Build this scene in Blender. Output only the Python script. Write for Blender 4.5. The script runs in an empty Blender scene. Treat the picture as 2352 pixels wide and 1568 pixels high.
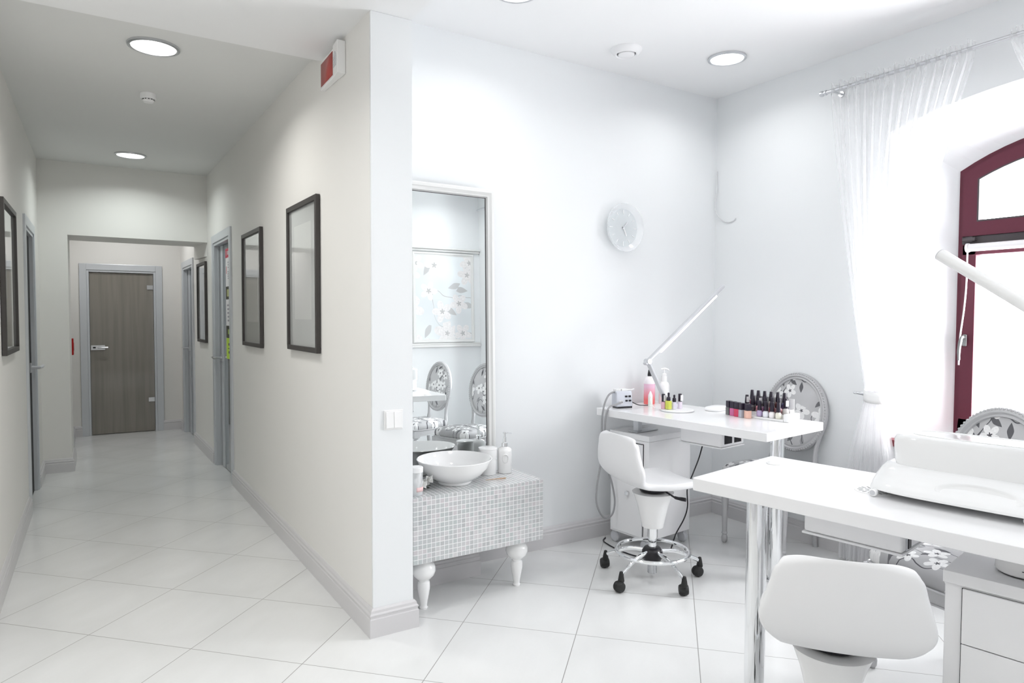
import bpy, math, random
from mathutils import Vector, Matrix
random.seed(7)
PI = math.pi
sc = bpy.context.scene
COL = sc.collection
# ------------------------------------------------------------------ camera, world, exposure
cam_d = bpy.data.cameras.new('camera')
cam = bpy.data.objects.new('camera', cam_d); COL.objects.link(cam)
cam_d.sensor_width = 36.0
cam_d.lens = 1538.0 / 2352.0 * 36.0
cam_d.clip_start = 0.02
f = 1538.0
def _n(v): return v.normalized()
_Y = _n(Vector((225 - 1176, -(723.5 - 784), -f)))
_X = Vector((3665 - 1176, -(735 - 784), -f)); _X = _n(_X - _X.dot(_Y) * _Y)
_Z = _X.cross(_Y)
R3 = Matrix((_X, _Y, _Z))                      # camera axes expressed through the room's vanishing directions
cam.matrix_world = Matrix.Translation((0, 0, 1.5)) @ R3.to_4x4()
sc.camera = cam
sc.view_settings.view_transform = 'Standard'
sc.view_settings.look = 'None'
sc.view_settings.gamma = 1.0
sc.view_settings.use_curve_mapping = False
sc.view_settings.exposure = 0.13
sc.cycles.max_bounces = 10
sc.cycles.diffuse_bounces = 6
sc.cycles.glossy_bounces = 6
sc.cycles.transmission_bounces = 8
sc.cycles.transparent_max_bounces = 16
sc.cycles.sample_clamp_indirect = 6.0
sc.cycles.caustics_reflective = False
sc.cycles.caustics_refractive = False
sc.cycles.use_denoising = True

w = bpy.data.worlds.new('world'); sc.world = w; w.use_nodes = True
bg = w.node_tree.nodes['Background']
bg.inputs[0].default_value = (0.965, 0.98, 1.0, 1); bg.inputs[1].default_value = 19.5

LAMP_SALON = 3.3      # watts per salon downlight
LAMP_CORR = 9.5       # watts per corridor downlight
FILL_LOBBY = 9.5  # watts per unseen fill light added over the passage

def area(name, loc, rot, sx, sy, power, col=(1, 1, 1), portal=False, shape='RECTANGLE'):
    l = bpy.data.lights.new(name, 'AREA'); l.shape = shape; l.size = sx
    if shape == 'RECTANGLE': l.size_y = sy
    l.energy = power; l.color = col
    o = bpy.data.objects.new(name, l); COL.objects.link(o); o.location = loc; o.rotation_euler = rot
    if portal: l.cycles.is_portal = True
    return o
area('daylight_portal', (4.42, 1.40, 1.6), (0, PI / 2, 0), 1.9, 1.3, 1.0, portal=True)

# ------------------------------------------------------------------ materials
def mat(name, col, rough=0.5, metal=0.0, coat=0.0, emit=None, es=0.0, trans=0.0, ior=1.45, spec=0.5, alpha=1.0):
    m = bpy.data.materials.new(name); m.use_nodes = True
    b = m.node_tree.nodes['Principled BSDF']
    b.inputs['Base Color'].default_value = (*col, 1); b.inputs['Roughness'].default_value = rough
    b.inputs['Metallic'].default_value = metal; b.inputs['Coat Weight'].default_value = coat
    b.inputs['Transmission Weight'].default_value = trans; b.inputs['IOR'].default_value = ior
    b.inputs['Specular IOR Level'].default_value = spec; b.inputs['Alpha'].default_value = alpha
    if emit: b.inputs['Emission Color'].default_value = (*emit, 1); b.inputs['Emission Strength'].default_value = es
    return m
class N:
    """tiny node helper"""
    def __init__(s, m): s.m = m; s.t = m.node_tree; s.b = s.t.nodes['Principled BSDF']
    def new(s, ty, **k):
        n = s.t.nodes.new(ty)
        for a, v in k.items(): setattr(n, a, v)
        return n
    def _in(s, n, i, v):
        if v is None: return
        if hasattr(v, 'is_output'): s.t.links.new(v, n.inputs[i])
        else: n.inputs[i].default_value = v
    def math(s, op, a, b=None, c=None):
        n = s.new('ShaderNodeMath', operation=op); s._in(n, 0, a); s._in(n, 1, b); s._in(n, 2, c); return n.outputs[0]
    def coord(s, kind='Object'): return s.new('ShaderNodeTexCoord').outputs[kind]
    def sep(s, v):
        n = s.new('ShaderNodeSeparateXYZ'); s._in(n, 0, v); return n.outputs
    def comb(s, x=0.0, y=0.0, z=0.0):
        n = s.new('ShaderNodeCombineXYZ'); s._in(n, 0, x); s._in(n, 1, y); s._in(n, 2, z); return n.outputs[0]
    def noise(s, v, scale, detail=3.0, rough=0.5):
        n = s.new('ShaderNodeTexNoise'); s._in(n, 'Vector', v); n.inputs['Scale'].default_value = scale
        n.inputs['Detail'].default_value = detail; n.inputs['Roughness'].default_value = rough; return n.outputs['Fac']
    def mix(s, fac, a, b):
        n = s.new('ShaderNodeMix', data_type='RGBA'); s._in(n, 0, fac); s._in(n, 6, a); s._in(n, 7, b); return n.outputs[2]
    def ramp(s, v, lo, hi):
        n = s.new('ShaderNodeMapRange'); s._in(n, 0, v); n.inputs[1].default_value = lo; n.inputs[2].default_value = hi
        n.inputs[3].default_value = 0; n.inputs[4].default_value = 1; return n.outputs[0]
    def bump(s, h, strength=0.2, dist=0.002):
        n = s.new('ShaderNodeBump'); n.inputs['Strength'].default_value = strength; n.inputs['Distance'].default_value = dist
        s._in(n, 'Height', h); s.t.links.new(n.outputs[0], s.b.inputs['Normal'])
    def base(s, v): s._in(s.b, 'Base Color', v)

def plaster(name, col, s=26):
    m = mat(name, col, 0.62, spec=0.3); n = N(m)
    c = n.coord(); h = n.noise(c, s * 6, 4)
    n.bump(h, 0.10, 0.0015)
    v = n.noise(c, 1.1, 2)
    n.base(n.mix(n.ramp(v, .3, .7), (*[x * .985 for x in col], 1), (*[min(1, x * 1.01) for x in col], 1)))
    return m
WALL_S = plaster('salon_wall_paint', (0.82, 0.838, 0.85))
WALL_C = plaster('corridor_wall_paint', (0.80, 0.79, 0.765))
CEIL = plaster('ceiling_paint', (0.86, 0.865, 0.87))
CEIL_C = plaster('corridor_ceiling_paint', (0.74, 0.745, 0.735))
BASE = mat('baseboard_gloss', (0.64, 0.63, 0.64), 0.30)
WHITE = mat('white_lacquer', (0.88, 0.88, 0.89), 0.22, coat=0.2)
WHITE_M = mat('white_satin', (0.86, 0.86, 0.87), 0.42)
PLASTIC = mat('white_plastic', (0.88, 0.88, 0.88), 0.25)
LEATHER = mat('white_vinyl', (0.87, 0.87, 0.88), 0.38)
CERAMIC = mat('white_ceramic', (0.90, 0.90, 0.90), 0.08, coat=0.5)
CHROME = mat('chrome', (0.88, 0.89, 0.90), 0.07, metal=1)
STEEL = mat('brushed_steel', (0.62, 0.63, 0.65), 0.28, metal=1)
ALU = mat('aluminium_door_frame', (0.62, 0.645, 0.675), 0.36, metal=0.25)
BLACK = mat('black_plastic', (0.015, 0.014, 0.018), 0.35)
DKCAP = mat('dark_bottle_cap', (0.022, 0.016, 0.030), 0.32)
RUBBER = mat('black_rubber', (0.02, 0.02, 0.02), 0.6)
GREYH = mat('grey_hose', (0.33, 0.33, 0.34), 0.45)
DARKFRAME = mat('dark_frame_wood', (0.055, 0.05, 0.048), 0.45)
DARKGAP = mat('dark_gap', (0.012, 0.012, 0.014), 0.7)  # near-black colour standing in for unlit depth
SILVER = mat('silver_painted_wood', (0.50, 0.50, 0.51), 0.42, metal=0.25)
n = N(SILVER); n.bump(n.noise(n.coord(), 90, 3), 0.35, 0.002)
PAINTW = mat('pearl_moulding', (0.74, 0.74, 0.73), 0.30)
MIRROR = mat('mirror_glass', (0.93, 0.96, 0.955), 0.0, metal=1)
RED = mat('red_sign_panel', (0.42, 0.07, 0.06), 0.35)
REDBOX = mat('red_alarm', (0.5, 0.01, 0.01), 0.35)
LIGHTGREY = mat('light_grey_plastic', (0.60, 0.61, 0.64), 0.35)
GLASS = mat('clear_glass', (1, 1, 1), 0.02, trans=1.0, ior=1.45)
ACRYL = mat('clear_acrylic', (0.92, 0.95, 0.97), 0.12, alpha=0.42)
FRAME_W = mat('burgundy_window_frame', (0.125, 0.032, 0.050), 0.5, spec=.25)
BAND = mat('dark_window_seal', (0.07, 0.06, 0.065), 0.5)
def glow(name, col, s):
    m = bpy.data.materials.new(name); m.use_nodes = True; t = m.node_tree; t.nodes.clear()
    e = t.nodes.new('ShaderNodeEmission'); o = t.nodes.new('ShaderNodeOutputMaterial')
    e.inputs[0].default_value = (*col, 1); e.inputs[1].default_value = s; t.links.new(e.outputs[0], o.inputs[0]); return m
DIFFUSER = glow('lit_diffuser', (1, 0.99, 0.97), 3.5)
LED = glow('lit_led_strip', (1, 1, 1), 9.0)
def window_glass():
    m = bpy.data.materials.new('window_pane'); m.use_nodes = True; t = m.node_tree; t.nodes.clear()
    o = t.nodes.new('ShaderNodeOutputMaterial'); tr = t.nodes.new('ShaderNodeBsdfTransparent'); g = t.nodes.new('ShaderNodeBsdfGlossy')
    g.inputs['Roughness'].default_value = 0.02; mx = t.nodes.new('ShaderNodeMixShader'); mx.inputs[0].default_value = .06
    t.links.new(tr.outputs[0], mx.inputs[1]); t.links.new(g.outputs[0], mx.inputs[2])
    t.links.new(mx.outputs[0], o.inputs[0]); return m
PANE = window_glass()
def sheer(name, dens):
    m = bpy.data.materials.new(name); m.use_nodes = True; t = m.node_tree; t.nodes.clear()
    o = t.nodes.new('ShaderNodeOutputMaterial'); tr = t.nodes.new('ShaderNodeBsdfTransparent')
    d = t.nodes.new('ShaderNodeBsdfDiffuse'); d.inputs[0].default_value = (.94, .94, .95, 1)
    tl = t.nodes.new('ShaderNodeBsdfTranslucent'); tl.inputs[0].default_value = (.94, .94, .95, 1)
    a = t.nodes.new('ShaderNodeMixShader'); a.inputs[0].default_value = .5
    t.links.new(d.outputs[0], a.inputs[1]); t.links.new(tl.outputs[0], a.inputs[2])
    mx = t.nodes.new('ShaderNodeMixShader'); lw = t.nodes.new('ShaderNodeLayerWeight'); lw.inputs[0].default_value = .35
    mr = t.nodes.new('ShaderNodeMapRange'); mr.inputs[3].default_value = dens; mr.inputs[4].default_value = min(1, dens + .5)
    t.links.new(lw.outputs['Facing'], mr.inputs[0]); t.links.new(mr.outputs[0], mx.inputs[0])
    t.links.new(tr.outputs[0], mx.inputs[1]); t.links.new(a.outputs[0], mx.inputs[2]); t.links.new(mx.outputs[0], o.inputs[0]); return m
SHEER = sheer('sheer_voile', .17)
SHEER_D = sheer('gathered_voile', .45)

def tile_floor():
    m = mat('diagonal_floor_tiles', (0.7, 0.7, 0.7), 0.16, spec=0.5); n = N(m)
    x, y, z = n.sep(n.coord())
    u = n.math('MULTIPLY', n.math('ADD', x, y), 0.70711); v = n.math('MULTIPLY', n.math('SUBTRACT', y, x), 0.70711)
    def cell(a, off, p): return n.math('DIVIDE', n.math('SUBTRACT', a, off), p)
    cu = cell(u, 2.552, .5450); cv = cell(v, -.140, .5560)
    def line(c, wd):
        fr = n.math('FRACT', n.math('ADD', c, 100.5)); d = n.math('ABSOLUTE', n.math('SUBTRACT', fr, 0.5)); return n.math('LESS_THAN', d, wd)
    g = n.math('MAXIMUM', line(cu, .0032), line(cv, .0032))
    wn = n.new('ShaderNodeTexWhiteNoise'); n.t.links.new(n.comb(n.math('FLOOR', cu), n.math('FLOOR', cv), 0.0), wn.inputs[0])
    tone = wn.outputs['Value']
    rot = n.comb(n.math('MULTIPLY', u, .35), n.math('MULTIPLY', v, 1.3), n.math('MULTIPLY', tone, 9.0))
    ve = n.noise(rot, 4.5, 6, .6); fine = n.noise(n.coord(), 70, 3)
    # faint circular marbling in the middle of every tile
    fu = n.math('SUBTRACT', n.math('FRACT', n.math('ADD', cu, 100.0)), .5); fv = n.math('SUBTRACT', n.math('FRACT', n.math('ADD', cv, 100.0)), .5)
    rr = n.math('SQRT', n.math('ADD', n.math('MULTIPLY', fu, fu), n.math('MULTIPLY', fv, fv)))
    rr = n.math('ADD', rr, n.math('MULTIPLY', n.math('SUBTRACT', ve, .5), .16))
    ring = n.ramp(rr, .44, .33)
    f1 = n.math('ADD', n.math('ADD', n.math('MULTIPLY', ve, .55), n.math('MULTIPLY', ring, .12)), n.math('MULTIPLY', n.math('ADD', fine, tone), .10))
    c = n.mix(n.ramp(f1, .3, .8), (.71, .715, .71, 1), (.79, .795, .795, 1))
    c = n.mix(g, c, (.30, .295, .285, 1)); n.base(c)
    n._in(n.b, 'Roughness', n.math('ADD', n.math('MULTIPLY', g, .4), n.math('ADD', .13, n.math('MULTIPLY', ve, .10))))
    n.bump(n.math('SUBTRACT', 1.0, g), .3, .002)
    return m
FLOOR = tile_floor()

def mosaic():
    m = mat('glass_mosaic', (0.6, 0.6, 0.6), 0.15, coat=.4); n = N(m)
    P = .0243; co = n.coord(); xs = n.sep(co); nm = n.sep(n.coord('Normal'))
    gs, cs = [], []
    for i in range(3):
        c = n.math('DIVIDE', xs[i], P); fr = n.math('FRACT', n.math('ADD', c, 200.5))
        li = n.math('LESS_THAN', n.math('ABSOLUTE', n.math('SUBTRACT', fr, .5)), .062)
        face = n.math('LESS_THAN', n.math('ABSOLUTE', nm[i]), .5)
        gs.append(n.math('MULTIPLY', li, face)); cs.append(n.math('MULTIPLY', n.math('FLOOR', c), face))
    g = n.math('MAXIMUM', n.math('MAXIMUM', gs[0], gs[1]), gs[2])
    wn = n.new('ShaderNodeTexWhiteNoise'); n.t.links.new(n.comb(*cs), wn.inputs[0])
    cr = n.new('ShaderNodeValToRGB'); e = cr.color_ramp.elements
    e[0].position = 0; e[0].color = (.47, .48, .49, 1); e[1].position = 1; e[1].color = (.60, .57, .59, 1)
    for p, c in ((.35, (.55, .56, .57, 1)), (.6, (.50, .54, .54, 1)), (.8, (.62, .61, .62, 1))):
        q = e.new(p); q.color = c
    n.t.links.new(wn.outputs['Value'], cr.inputs[0])
    n.base(n.mix(g, cr.outputs[0], (.88, .88, .88, 1)))
    n._in(n.b, 'Roughness', n.math('ADD', .12, n.math('MULTIPLY', g, .5)))
    n.bump(n.math('SUBTRACT', 1.0, g), .4, .001)
    return m
MOSAIC = mosaic()

def floral(name, plane, scale, basec, petal, leaf, rough=.6, seed=0.0, dense=.46, soft=False):
    """flower print: five-petalled blossoms, pointed leaves and thin twigs"""
    m = mat(name, basec, rough); n = N(m); s = n.sep(n.coord())
    a, b = s['XYZ'.index(plane[0])], s['XYZ'.index(plane[1])]
    col = (*basec, 1)
    big = n.noise(n.comb(n.math('ADD', a, seed), b, 0.0), scale * .55, 2)
    cur = n.mix(n.ramp(big, .35, .7), (*[x * .88 for x in basec], 1), (*[min(1, x * 1.08) for x in basec], 1))
    def cells(sc_, off):
        v = n.new('ShaderNodeTexVoronoi', voronoi_dimensions='2D'); v.inputs['Scale'].default_value = sc_; v.inputs['Randomness'].default_value = .75
        vec = n.comb(n.math('ADD', a, off), n.math('ADD', b, off * 1.7), 0.0); n.t.links.new(vec, v.inputs['Vector'])
        ps = n.sep(v.outputs['Position']); vs = n.sep(vec)
        dx = n.math('MULTIPLY', n.math('SUBTRACT', vs[0], ps[0]), sc_); dy = n.math('MULTIPLY', n.math('SUBTRACT', vs[1], ps[1]), sc_)
        r = n.math('SQRT', n.math('ADD', n.math('MULTIPLY', dx, dx), n.math('MULTIPLY', dy, dy)))
        rnd = n.sep(v.outputs['Color'])
        th = n.math('ADD', n.math('ARCTAN2', dy, dx), n.math('MULTIPLY', rnd[0], 6.28))
        return r, th, rnd, dx, dy
    # twigs
    tw = n.noise(n.comb(n.math('ADD', a, seed + 3), n.math('MULTIPLY', b, .8), 0.0), scale * .7, 1.5, .4)
    twm = n.math('LESS_THAN', n.math('ABSOLUTE', n.math('SUBTRACT', tw, .5)), .007 if not soft else .003)
    cur = n.mix(twm, cur, (*leaf, 1))
    # leaves: lens shapes
    r, th, rnd, dx, dy = cells(scale * 1.35, seed + 5)
    lx = n.math('MULTIPLY', r, n.math('COSINE', th)); ly = n.math('MULTIPLY', r, n.math('SINE', th))
    q = n.math('ADD', n.math('POWER', n.math('DIVIDE', n.math('ABSOLUTE', lx), .40), 1.5), n.math('DIVIDE', n.math('ABSOLUTE', ly), .15))
    lm = n.math('MULTIPLY', n.math('LESS_THAN', q, 1.0), n.math('GREATER_THAN', rnd[1], .45))
    lf = n.math('MULTIPLY', lm, n.math('ADD', .45, n.math('MULTIPLY', rnd[2], .55)))
    cur = n.mix(lf, cur, (*leaf, 1))
    # blossoms
    r, th, rnd, dx, dy = cells(scale, seed)
    pet = n.math('ADD', .24, n.math('MULTIPLY', .27, n.math('ABSOLUTE', n.math('COSINE', n.math('MULTIPLY', th, 2.5)))))
    sz = n.math('ADD', .62, n.math('MULTIPLY', rnd[2], .45))
    fm = n.math('MULTIPLY', n.math('LESS_THAN', n.math('DIVIDE', r, sz), pet), n.math('GREATER_THAN', rnd[1], dense))
    shade = n.ramp(n.noise(n.comb(n.math('MULTIPLY', th, 2.2), n.math('MULTIPLY', r, 9.0), 0.0), 1.6, 3), .3, .7)
    pc = n.mix(shade, (*[x * .86 for x in petal], 1), (*petal, 1))
    cur = n.mix(fm, cur, pc)
    core = n.math('MULTIPLY', n.math('LESS_THAN', n.math('ADD', r, n.math('MULTIPLY', n.math('SINE', n.math('MULTIPLY', th, 5.0)), .03)), .075), fm)
    cur = n.mix(core, cur, (*leaf, 1))
    n.base(cur); n.bump(n.noise(n.coord(), 500, 2), .15, .0008)
    return m
FAB_B = floral('floral_fabric_back', 'YZ', 8.2, (.52, .52, .53), (.88, .88, .88), (.08, .08, .09), seed=.31, dense=.12)
FAB_S = floral('floral_fabric_seat', 'XY', 8.6, (.44, .44, .45), (.84, .84, .84), (.07, .07, .08), seed=.77, dense=.15)
WALLPAPER = floral('rose_wallpaper', 'XZ', 3.0, (.78, .82, .84), (.88, .86, .86), (.52, .52, .52), seed=1.2, dense=.05, soft=True)

# ------------------------------------------------------------------ mesh helpers
class MB:
    def __init__(s): s.v = []; s.f = []
    def _add(s, vs, fs):
        k = len(s.v); s.v += [tuple(x) for x in vs]; s.f += [tuple(i + k for i in q) for q in fs]; return s
    def box(s, x0, y0, z0, x1, y1, z1):
        if x0 > x1: x0, x1 = x1, x0
        if y0 > y1: y0, y1 = y1, y0
        if z0 > z1: z0, z1 = z1, z0
        return s._add([(x0, y0, z0), (x1, y0, z0), (x1, y1, z0), (x0, y1, z0), (x0, y0, z1), (x1, y0, z1), (x1, y1, z1), (x0, y1, z1)],
                      [(0, 3, 2, 1), (4, 5, 6, 7), (0, 1, 5, 4), (1, 2, 6, 5), (2, 3, 7, 6), (3, 0, 4, 7)])
    def prism(s, poly, z0, z1):
        n_ = len(poly); a = sum(poly[i][0] * poly[(i + 1) % n_][1] - poly[(i + 1) % n_][0] * poly[i][1] for i in range(n_))
        if a < 0: poly = poly[::-1]
        return s._add([(x, y, z0) for x, y in poly] + [(x, y, z1) for x, y in poly],
                      [tuple(range(n_))[::-1], tuple(range(n_, 2 * n_))] + [(i, (i + 1) % n_, n_ + (i + 1) % n_, n_ + i) for i in range(n_)])
    def xform(s, M, start=0):
        for i in range(start, len(s.v)): s.v[i] = tuple(M @ Vector(s.v[i]))
        return s
    def lathe(s, prof, c=(0, 0, 0), seg=32, axis='Z', cap=True):
        k = len(s.v); vs = []; m = len(prof)
        for r, z in prof:
            for j in range(seg):
                t = 2 * PI * j / seg; p = (r * math.cos(t), r * math.sin(t), z)
                if axis == 'X': p = (p[2], p[0], p[1])
                elif axis == 'Y': p = (p[1], p[2], p[0])
                vs.append((p[0] + c[0], p[1] + c[1], p[2] + c[2]))
        fs = [(i * seg + j, i * seg + (j + 1) % seg, (i + 1) * seg + (j + 1) % seg, (i + 1) * seg + j) for i in range(m - 1) for j in range(seg)]
        if cap:
            if prof[0][0] > 1e-5: fs.append(tuple(range(seg))[::-1])
            if prof[-1][0] > 1e-5: fs.append(tuple((m - 1) * seg + j for j in range(seg)))
        return s._add(vs, fs)
    def tube(s, pts, r, seg=10, closed=False, smooth=0, sx=1.0):
        P = [Vector(p) for p in pts]
        if smooth: P = catmull(P, smooth, closed)
        n_ = len(P); rr = r if isinstance(r, (list, tuple)) else [r] * n_
        if len(rr) != n_: rr = [rr[min(len(rr) - 1, int(i * len(rr) / n_))] for i in range(n_)]
        T = []
        for i in range(n_):
            a = P[(i - 1) % n_] if (closed or i) else P[i]; b = P[(i + 1) % n_] if (closed or i < n_ - 1) else P[i]
            T.append((b - a).normalized())
        up = Vector((0, 0, 1)) if abs(T[0].z) < .9 else Vector((1, 0, 0))
        nrm = (up - up.dot(T[0]) * T[0]).normalized(); vs = []
        for i in range(n_):
            nrm = (nrm - nrm.dot(T[i]) * T[i]).normalized(); bi = T[i].cross(nrm)
            for j in range(seg):
                t = 2 * PI * j / seg; vs.append(P[i] + rr[i] * (math.cos(t) * nrm + math.sin(t) * sx * bi))
        rng = n_ if closed else n_ - 1
        fs = [(i * seg + j, i * seg + (j + 1) % seg, ((i + 1) % n_) * seg + (j + 1) % seg, ((i + 1) % n_) * seg + j) for i in range(rng) for j in range(seg)]
        if not closed: fs += [tuple(range(seg))[::-1], tuple((n_ - 1) * seg + j for j in range(seg))]
        return s._add(vs, fs)
    def grid(s, fn, nu, nv, cu=False):
        vs = [fn(i / (nu if cu else nu - 1), j / (nv - 1)) for i in range(nu) for j in range(nv)]
        fs = [(i * nv + j, ((i + 1) % nu) * nv + j, ((i + 1) % nu) * nv + j + 1, i * nv + j + 1) for i in range(nu if cu else nu - 1) for j in range(nv - 1)]
        return s._add(vs, fs)
    def sweep(s, path, prof, closed=False):
        """profile (d, z) carried along a floor-plan path; d is measured to the left of travel"""
        n_ = len(path); vs = []
        for i, p in enumerate(path):
            p = Vector(p[:2])
            d0 = (p - Vector(path[i - 1][:2])).normalized() if (i or closed) else None
            d1 = (Vector(path[(i + 1) % n_][:2]) - p).normalized() if (i < n_ - 1 or closed) else None
            d0 = d0 or d1; d1 = d1 or d0
            n0 = Vector((-d0.y, d0.x)); n1 = Vector((-d1.y, d1.x)); mm = (n0 + n1)
            mm = mm / max(.2, (1 + n0.dot(n1)))
            for d, z in prof: vs.append((p.x + mm.x * d, p.y + mm.y * d, z))
        m = len(prof); fs = []
        for i in range(n_ if closed else n_ - 1):
            for j in range(m): fs.append((i * m + j, ((i + 1) % n_) * m + j, ((i + 1) % n_) * m + (j + 1) % m, i * m + (j + 1) % m))
        if not closed: fs += [tuple(range(m)), tuple((n_ - 1) * m + j for j in range(m))[::-1]]
        return s._add(vs, fs)
    def build(s, name, m, parent=None, bevel=0.0, seg=2, angle=35, sub=0, solid=0.0, loc=None, rot=None, flat=False, off=0.0):
        me = bpy.data.meshes.new(name); me.from_pydata(s.v, [], s.f); me.update()
        import bmesh
        b = bmesh.new(); b.from_mesh(me); bmesh.ops.remove_doubles(b, verts=b.verts, dist=1e-6)
        bmesh.ops.recalc_face_normals(b, faces=b.faces); b.to_mesh(me); b.free()
        me.materials.append(m)
        if not flat:
            for p in me.polygons: p.use_smooth = True
            me.set_sharp_from_angle(angle=math.radians(angle))
        o = bpy.data.objects.new(name, me); COL.objects.link(o)
        if parent: o.parent = parent
        if loc: o.location = loc
        if rot: o.rotation_euler = rot
        if solid:
            k = o.modifiers.new('solid', 'SOLIDIFY'); k.thickness = solid; k.offset = off
        if bevel:
            k = o.modifiers.new('bevel', 'BEVEL'); k.width = bevel; k.segments = seg; k.limit_method = 'ANGLE'; k.angle_limit = math.radians(40); k.harden_normals = True
        if sub:
            k = o.modifiers.new('sub', 'SUBSURF'); k.levels = sub; k.render_levels = sub
        return o
def catmull(P, k, closed=False):
    out = []; n_ = len(P)
    for i in range(n_ if closed else n_ - 1):
        g = (lambda q: P[q % n_]) if closed else (lambda q: P[max(0, min(n_ - 1, q))])
        a, b, c, d = g(i - 1), g(i), g(i + 1), g(i + 2)
        for j in range(k):
            t = j / k
            out.append(.5 * ((2 * b) + (c - a) * t + (2 * a - 5 * b + 4 * c - d) * t * t + (3 * b - a - 3 * c + d) * t ** 3))
    if not closed: out.append(P[-1].copy())
    return out
def tag(o, label, cat, group=None, kind=None):
    o['label'] = label; o['category'] = cat
    if group: o['group'] = group
    if kind: o['kind'] = kind
    return o
def thing(name, label, cat, loc=(0, 0, 0), rz=0.0, group=None):
    o = bpy.data.objects.new(name, None); COL.objects.link(o); o.location = loc; o.rotation_euler = (0, 0, rz)
    o.empty_display_size = .1
    return tag(o, label, cat, group)
def struct(o, label=None, cat=None):
    o['kind'] = 'structure'
    if label: o['label'] = label
    if cat: o['category'] = cat
    return o
def rrect(x0, y0, x1, y1, r, k=6):
    out = []
    for cx, cy, a in ((x1 - r, y0 + r, -90), (x1 - r, y1 - r, 0), (x0 + r, y1 - r, 90), (x0 + r, y0 + r, 180)):
        for i in range(k + 1):
            t = math.radians(a + 90 * i / k); out.append((cx + r * math.cos(t), cy + r * math.sin(t)))
    return out
def copy_tree(o, parent=None):
    c = o.copy(); COL.objects.link(c)
    if parent: c.parent = parent
    for ch in list(o.children): copy_tree(ch, c)
    return c

# ------------------------------------------------------------------ the room
ZC = 3.147            # salon ceiling
ZK = 2.95             # corridor ceiling
ZS = 2.885            # lowered soffit over the passage
XW = 4.01; YB = 3.55; YS = -0.30; XL = -0.465
def xr(y):            # corridor right wall surface
    return 1.072 + (y - 2.98) * (.985 - 1.072) / 4.68 if y < 7.66 else .985 + (y - 7.66) * (.93 - .985) / 2.14
struct(MB().box(-1.6, -2.2, -.1, 4.8, 11, 0).build('floor', FLOOR), 'glossy pale floor tiles laid diagonally', 'floor')
struct(MB().box(1.27, YS, ZC, XW + .5, YB + .2, ZC + .1).build('ceiling', CEIL), 'high white salon ceiling', 'ceiling')
m = MB(); m.box(XL - .3, -1.9, ZS, 1.27, 3.70, ZC + .1)
struct(m.build('ceiling_soffit', CEIL), 'lowered white ceiling over the passage', 'ceiling')
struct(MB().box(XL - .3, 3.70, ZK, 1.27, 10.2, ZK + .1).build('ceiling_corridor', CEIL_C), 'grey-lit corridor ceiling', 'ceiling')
struct(MB().box(1.27, YB, 0, XW + .5, YB + .2, ZC).build('wall_back', WALL_S), 'pale blue-white salon wall with the mirror and the clock', 'wall')
struct(MB().box(1.20, YS - .15, 0, XW + .5, YS, ZC).build('wall_front', WALL_S), 'pale salon wall behind the viewer seen in the mirror', 'wall')
# lobby shell around the viewer
struct(MB().box(XL - .15, -1.9, 0, 1.35, -1.75, ZC).box(1.20, -1.75, 0, 1.35, YS - .15, ZC).build('wall_lobby', WALL_C), 'lobby wall behind the viewer', 'wall')

def wall_right_run(y0, y1, z0, z1, m, t0=0.0, t1=.19):
    m.prism([(xr(y0) + t0, y0), (xr(y1) + t0, y1), (xr(y1) + t1, y1), (xr(y0) + t1, y0)], z0, z1)
D2 = (6.40, 7.24, 2.21)      # opening of the near right door
D4 = (8.70, 9.50, 2.10)      # opening of the far right door
m = MB()
m.prism([(xr(2.98), 2.98), (1.272, 2.98), (1.272, 3.56), (xr(3.56), 3.56)], 0, ZS)
wall_right_run(3.56, D2[0], 0, ZK + .05, m)
wall_right_run(D2[0], D2[1], D2[2], ZK + .05, m); wall_right_run(D2[1], 7.66, 0, ZK + .05, m)
wall_right_run(7.66, D4[0], 0, ZK + .05, m)
wall_right_run(D4[0], D4[1], D4[2], ZK + .05, m); wall_right_run(D4[1], 9.95, 0, ZK + .05, m)
struct(m.build('wall_corridor_right', WALL_C, flat=True), 'long corridor wall ending in the pillar, hung with framed pictures', 'wall')
# cool-painted end face of the pillar and its salon side
m = MB().prism([(1.073, 2.965), (1.274, 2.965), (1.274, YB), (1.2735, YB), (1.2735, 2.9795), (1.073, 2.9795)], 0, ZS - .001)
m.box(1.2705, 2.985, ZS, 1.2745, YB, ZC)
struct(m.build('wall_pillar', WALL_S, flat=True), 'blue-white end face of the wall pillar with the light switch', 'wall')
D3 = (6.25, 6.99, 2.18)      # opening of the left door
m = MB()
m.box(XL - .15, -1.8, 0, XL, D3[0], ZK + .05).box(XL - .15, D3[0], D3[2], XL, D3[1], ZK + .05).box(XL - .15, D3[1], 0, XL, 7.8, ZK + .05)
struct(m.build('wall_corridor_left', WALL_C), 'left corridor wall with a framed picture and a door', 'wall')
m = MB(); m.box(XL - .02, 7.66, 0, -.235, 8.22, ZK + .02).box(-.235, 7.66, 2.262, xr(7.66) + .01, 8.22, ZK + .02)
m.prism([(xr(7.69) + .01, 7.69), (xr(8.22) + .01, 8.22), (xr(8.22) - .05, 8.22), (xr(7.69) - .004, 7.69)], 2.12, 2.262)
struct(m.build('wall_corridor_portal', WALL_C), 'stub wall and low header across the corridor', 'wall')
struct(MB().box(-.43, 8.22, 0, -.28, 9.95, ZK + .05).build('wall_far_left', WALL_C), 'left wall of the far end of the corridor', 'wall')
m = MB(); m.box(-.43, 9.80, 0, -.115, 9.95, ZK).box(-.115, 9.80, 2.06, .64, 9.95, ZK).box(.64, 9.80, 0, 1.15, 9.95, ZK)
struct(m.build('wall_corridor_end', WALL_C), 'corridor end wall around the glass door', 'wall')
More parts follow.
